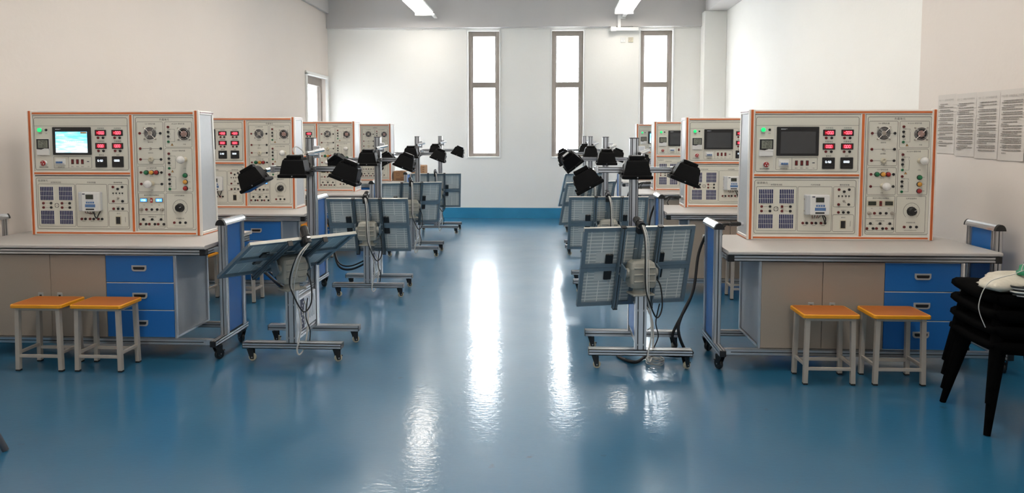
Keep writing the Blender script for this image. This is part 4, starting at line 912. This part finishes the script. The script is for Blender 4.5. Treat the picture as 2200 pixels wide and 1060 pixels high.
# crumpled bag
m = MB(); n1, n2 = 14, 28; vs = []; fs = []
for i in range(n1 + 1):
    ph = PI * i / n1
    for j in range(n2):
        a = 2 * PI * j / n2; r = 1 + .16 * math.sin(3 * a + 2 * ph) + .10 * math.sin(7 * a - 3 * ph) + .05 * math.sin(13 * a + 9 * ph)
        if math.cos(a) < -.8: r *= 1.25
        vs.append((.20 * r * math.sin(ph) * math.cos(a), .15 * r * math.sin(ph) * math.sin(a), .045 * math.cos(ph) * (1 + .25 * math.sin(4 * a)) ))
for i in range(n1):
    for j in range(n2): fs.append((i * n2 + j, (i + 1) * n2 + j, (i + 1) * n2 + (j + 1) % n2, i * n2 + (j + 1) % n2))
m.add(vs, fs, 'bag', True); b = m.build('plastic_bag'); b.location = (2.535, 4.03, .777); b.rotation_euler = (0, .0, .3); tag(b, 'crumpled pale plastic bag lying on top of the black chair stack', 'bag')
m = MB()
for i in range(6):
    r = .075 + .006 * (i % 3); m.tube([(2.49 + r * 1.2 * math.cos(a * PI / 6), 3.87 + r * .6 * math.sin(a * PI / 6), .739 + .009 * i) for a in range(13)], .005, 'wireb' if i % 2 else 'wirew', 6, 3)
tag(m.build('cable_coil'), 'coiled black and white leads on the chair stack in front of the bag', 'cable')
m = MB(); m.tube([(2.52, 3.93, .85), (2.45, 3.88, .865), (2.37, 3.84, .85), (2.30, 3.82, .838), (2.25, 3.82, .818), (2.215, 3.82, .77), (2.197, 3.82, .70), (2.204, 3.82, .65), (2.234, 3.82, .581)], .0022, 'wirew', 6, 8)
m.tube([(2.43, 3.87, .865), (2.45, 3.88, .90), (2.50, 3.90, .885), (2.52, 3.93, .85)], .0022, 'wirew', 6, 8); tag(m.build('white_wire'), 'thin white wire hanging in a curve down the side of the chair stack', 'wire')
m = MB(); m.lathe([(.030, 0), (.034, .006), (.034, .02), (.024, .024), (.020, .05), (.012, .055), (0, .056)], 'wgreen', 16); m.tube([(0, 0, .05), (.01, 0, .09), (.05, 0, .09)], .003, 'wireb', 6)
for i in range(3): m.tube([(.02, -.03 + .012 * i, .01), (.09, -.05 + .012 * i, .012), (.14, -.02 + .012 * i, .0)], .0028, 'wyel' if i < 2 else 'wgreen', 6)
b = m.build('green_plug'); b.location = (2.505, 3.97, .825); tag(b, 'green plug with yellow wires resting on the plastic bag', 'plug')

# tube-legged chair at the left edge of the view
r = tag(empty('tube_chair', (-3.044, 3.367, 0), .80), 'grey tube legged chair cut by the left picture edge, one foot visible', 'chair')
m = MB(); m.box(-.21, .19, -.2, .2, .44, .465, 'fabric', .01); m.build('seat', r)
m = MB(); m.box(-.24, -.22, -.19, .19, .60, .86, 'fabric', .008); m.build('backrest', r)
for s in (-1, 1):
    m = MB(); m.tube([(.15, s * .17, .44), (.313, s * .223, .004)], .016, 'chairleg', 10); m.build('leg', r)
    m = MB(); m.tube([(-.23, s * .17, .86), (-.20, s * .17, .46), (-.28, s * .19, .004)], .013, 'chairleg', 10); m.build('leg', r)

# ------------------------------------------------------------------ posters on the right wall
PO = [(6.10, 5.835, 1.875, 1.415, '实训（一）光伏电池组件特性', 'left of four'), (5.83, 5.565, 1.870, 1.40, '实训（二）环境对光伏转换影响', 'second from left'), (5.56, 5.285, 1.868, 1.39, '实训（三）光伏系统直接负载', 'third from left'), (5.28, 5.00, 1.868, 1.385, '实训（四）光伏控制器工作原理', 'rightmost, cut by the picture edge')]
for i, (ya, yb, zt, zb, ti_, w_) in enumerate(PO):
    m = MB(); X = 3.126 - .0006 * i; n = 8
    vs = []; fs = []
    for a in range(n + 1):
        for b_ in range(n + 1):
            u, v = a / n, b_ / n; bulge = .003 * math.sin(PI * u) * math.sin(PI * v) + (.006 * (1 - v) * abs(2 * u - 1) ** 3); vs.append((X - bulge, ya + (yb - ya) * u, zb + (zt - zb) * v))
    for a in range(n):
        for b_ in range(n): q = a * (n + 1) + b_; fs.append((q, q + n + 1, q + n + 2, q + 1))
    m.add(vs, fs, 'paper', True)
    Wd = ya - yb; T = Matrix.Translation((X - .007, (ya + yb) / 2, zt - .045)) @ Matrix.Rotation(-PI / 2, 4, 'Z') @ RX
    text(m, ti_, Wd * .062, 'ink', T)
    rng = random.Random(i); z = zt - .075
    while z > zb + .05:
        for ln in range(rng.choice((1, 2, 2, 3))):
            y = ya - Wd * (.16 if ln == 0 else .10); end = yb + Wd * (.10 if rng.random() < .7 else rng.uniform(.2, .7))
            while y > end:
                l = rng.uniform(.004, .03); m.box(X - .0072, X - .0068, max(y - l, end), y, z - .0032, z + .0032, 'ink'); y -= l + rng.uniform(.001, .004)
            z -= .0135
            if z < zb + .05: break
        z -= .006
    o = m.build('wall_poster'); tag(o, 'white paper poster of printed Chinese rules on right wall, %s' % w_, 'poster', 'printed posters on the right wall')

# ------------------------------------------------------------------ cardboard boxes beyond the far left bench
r = tag(empty('cardboard_box', (-2.435, 12.24, .80)), 'brown printed cardboard box on the far left bench, beside the last console', 'box')
m = MB(); m.box(-.10, .11, -.12, .12, 0, .16, 'card', .004); m.box(-.05, .0, -.1215, -.12, .09, .13, 'tape'); m.box(-.045, -.005, -.122, -.1212, .095, .125, 'card'); m.box(.02, .08, -.1215, -.12, .05, .06, 'tape'); m.box(-.06, .07, -.1215, -.12, .02, .035, 'tape'); m.build('carton', r)
m = MB(); m.box(-.03, .05, -.121, .121, .158, .163, 'tape', .001); m.build('tape', r)
r = tag(empty('side_table', (-2.26, 13.2, 0)), 'low grey metal table against the end wall, holding a carton', 'table')
m = MB(); m.box(-.22, .22, -.25, .25, .74, .78, 'carc', .004); m.build('tabletop', r)
for sx in (-1, 1):
    for sy in (-1, 1): m = MB(); m.box(sx * .2 - .015, sx * .2 + .015, sy * .23 - .015, sy * .23 + .015, 0, .74, 'carc'); m.build('leg', r)
r = tag(empty('cardboard_box', (-2.30, 13.15, .78)), 'tall brown cardboard box against the end wall, behind the floodlight post', 'box')
m = MB(); m.box(-.15, .14, -.15, .15, 0, .24, 'card', .008)
for i in range(6): m.box(.10, .13, -.151, -.149, .02 + i * .035, .032 + i * .035, 'tape')
m.build('carton', r)
m = MB(); m.box(-.03, .03, -.152, .152, .238, .243, 'tape', .001); m.build('tape', r)
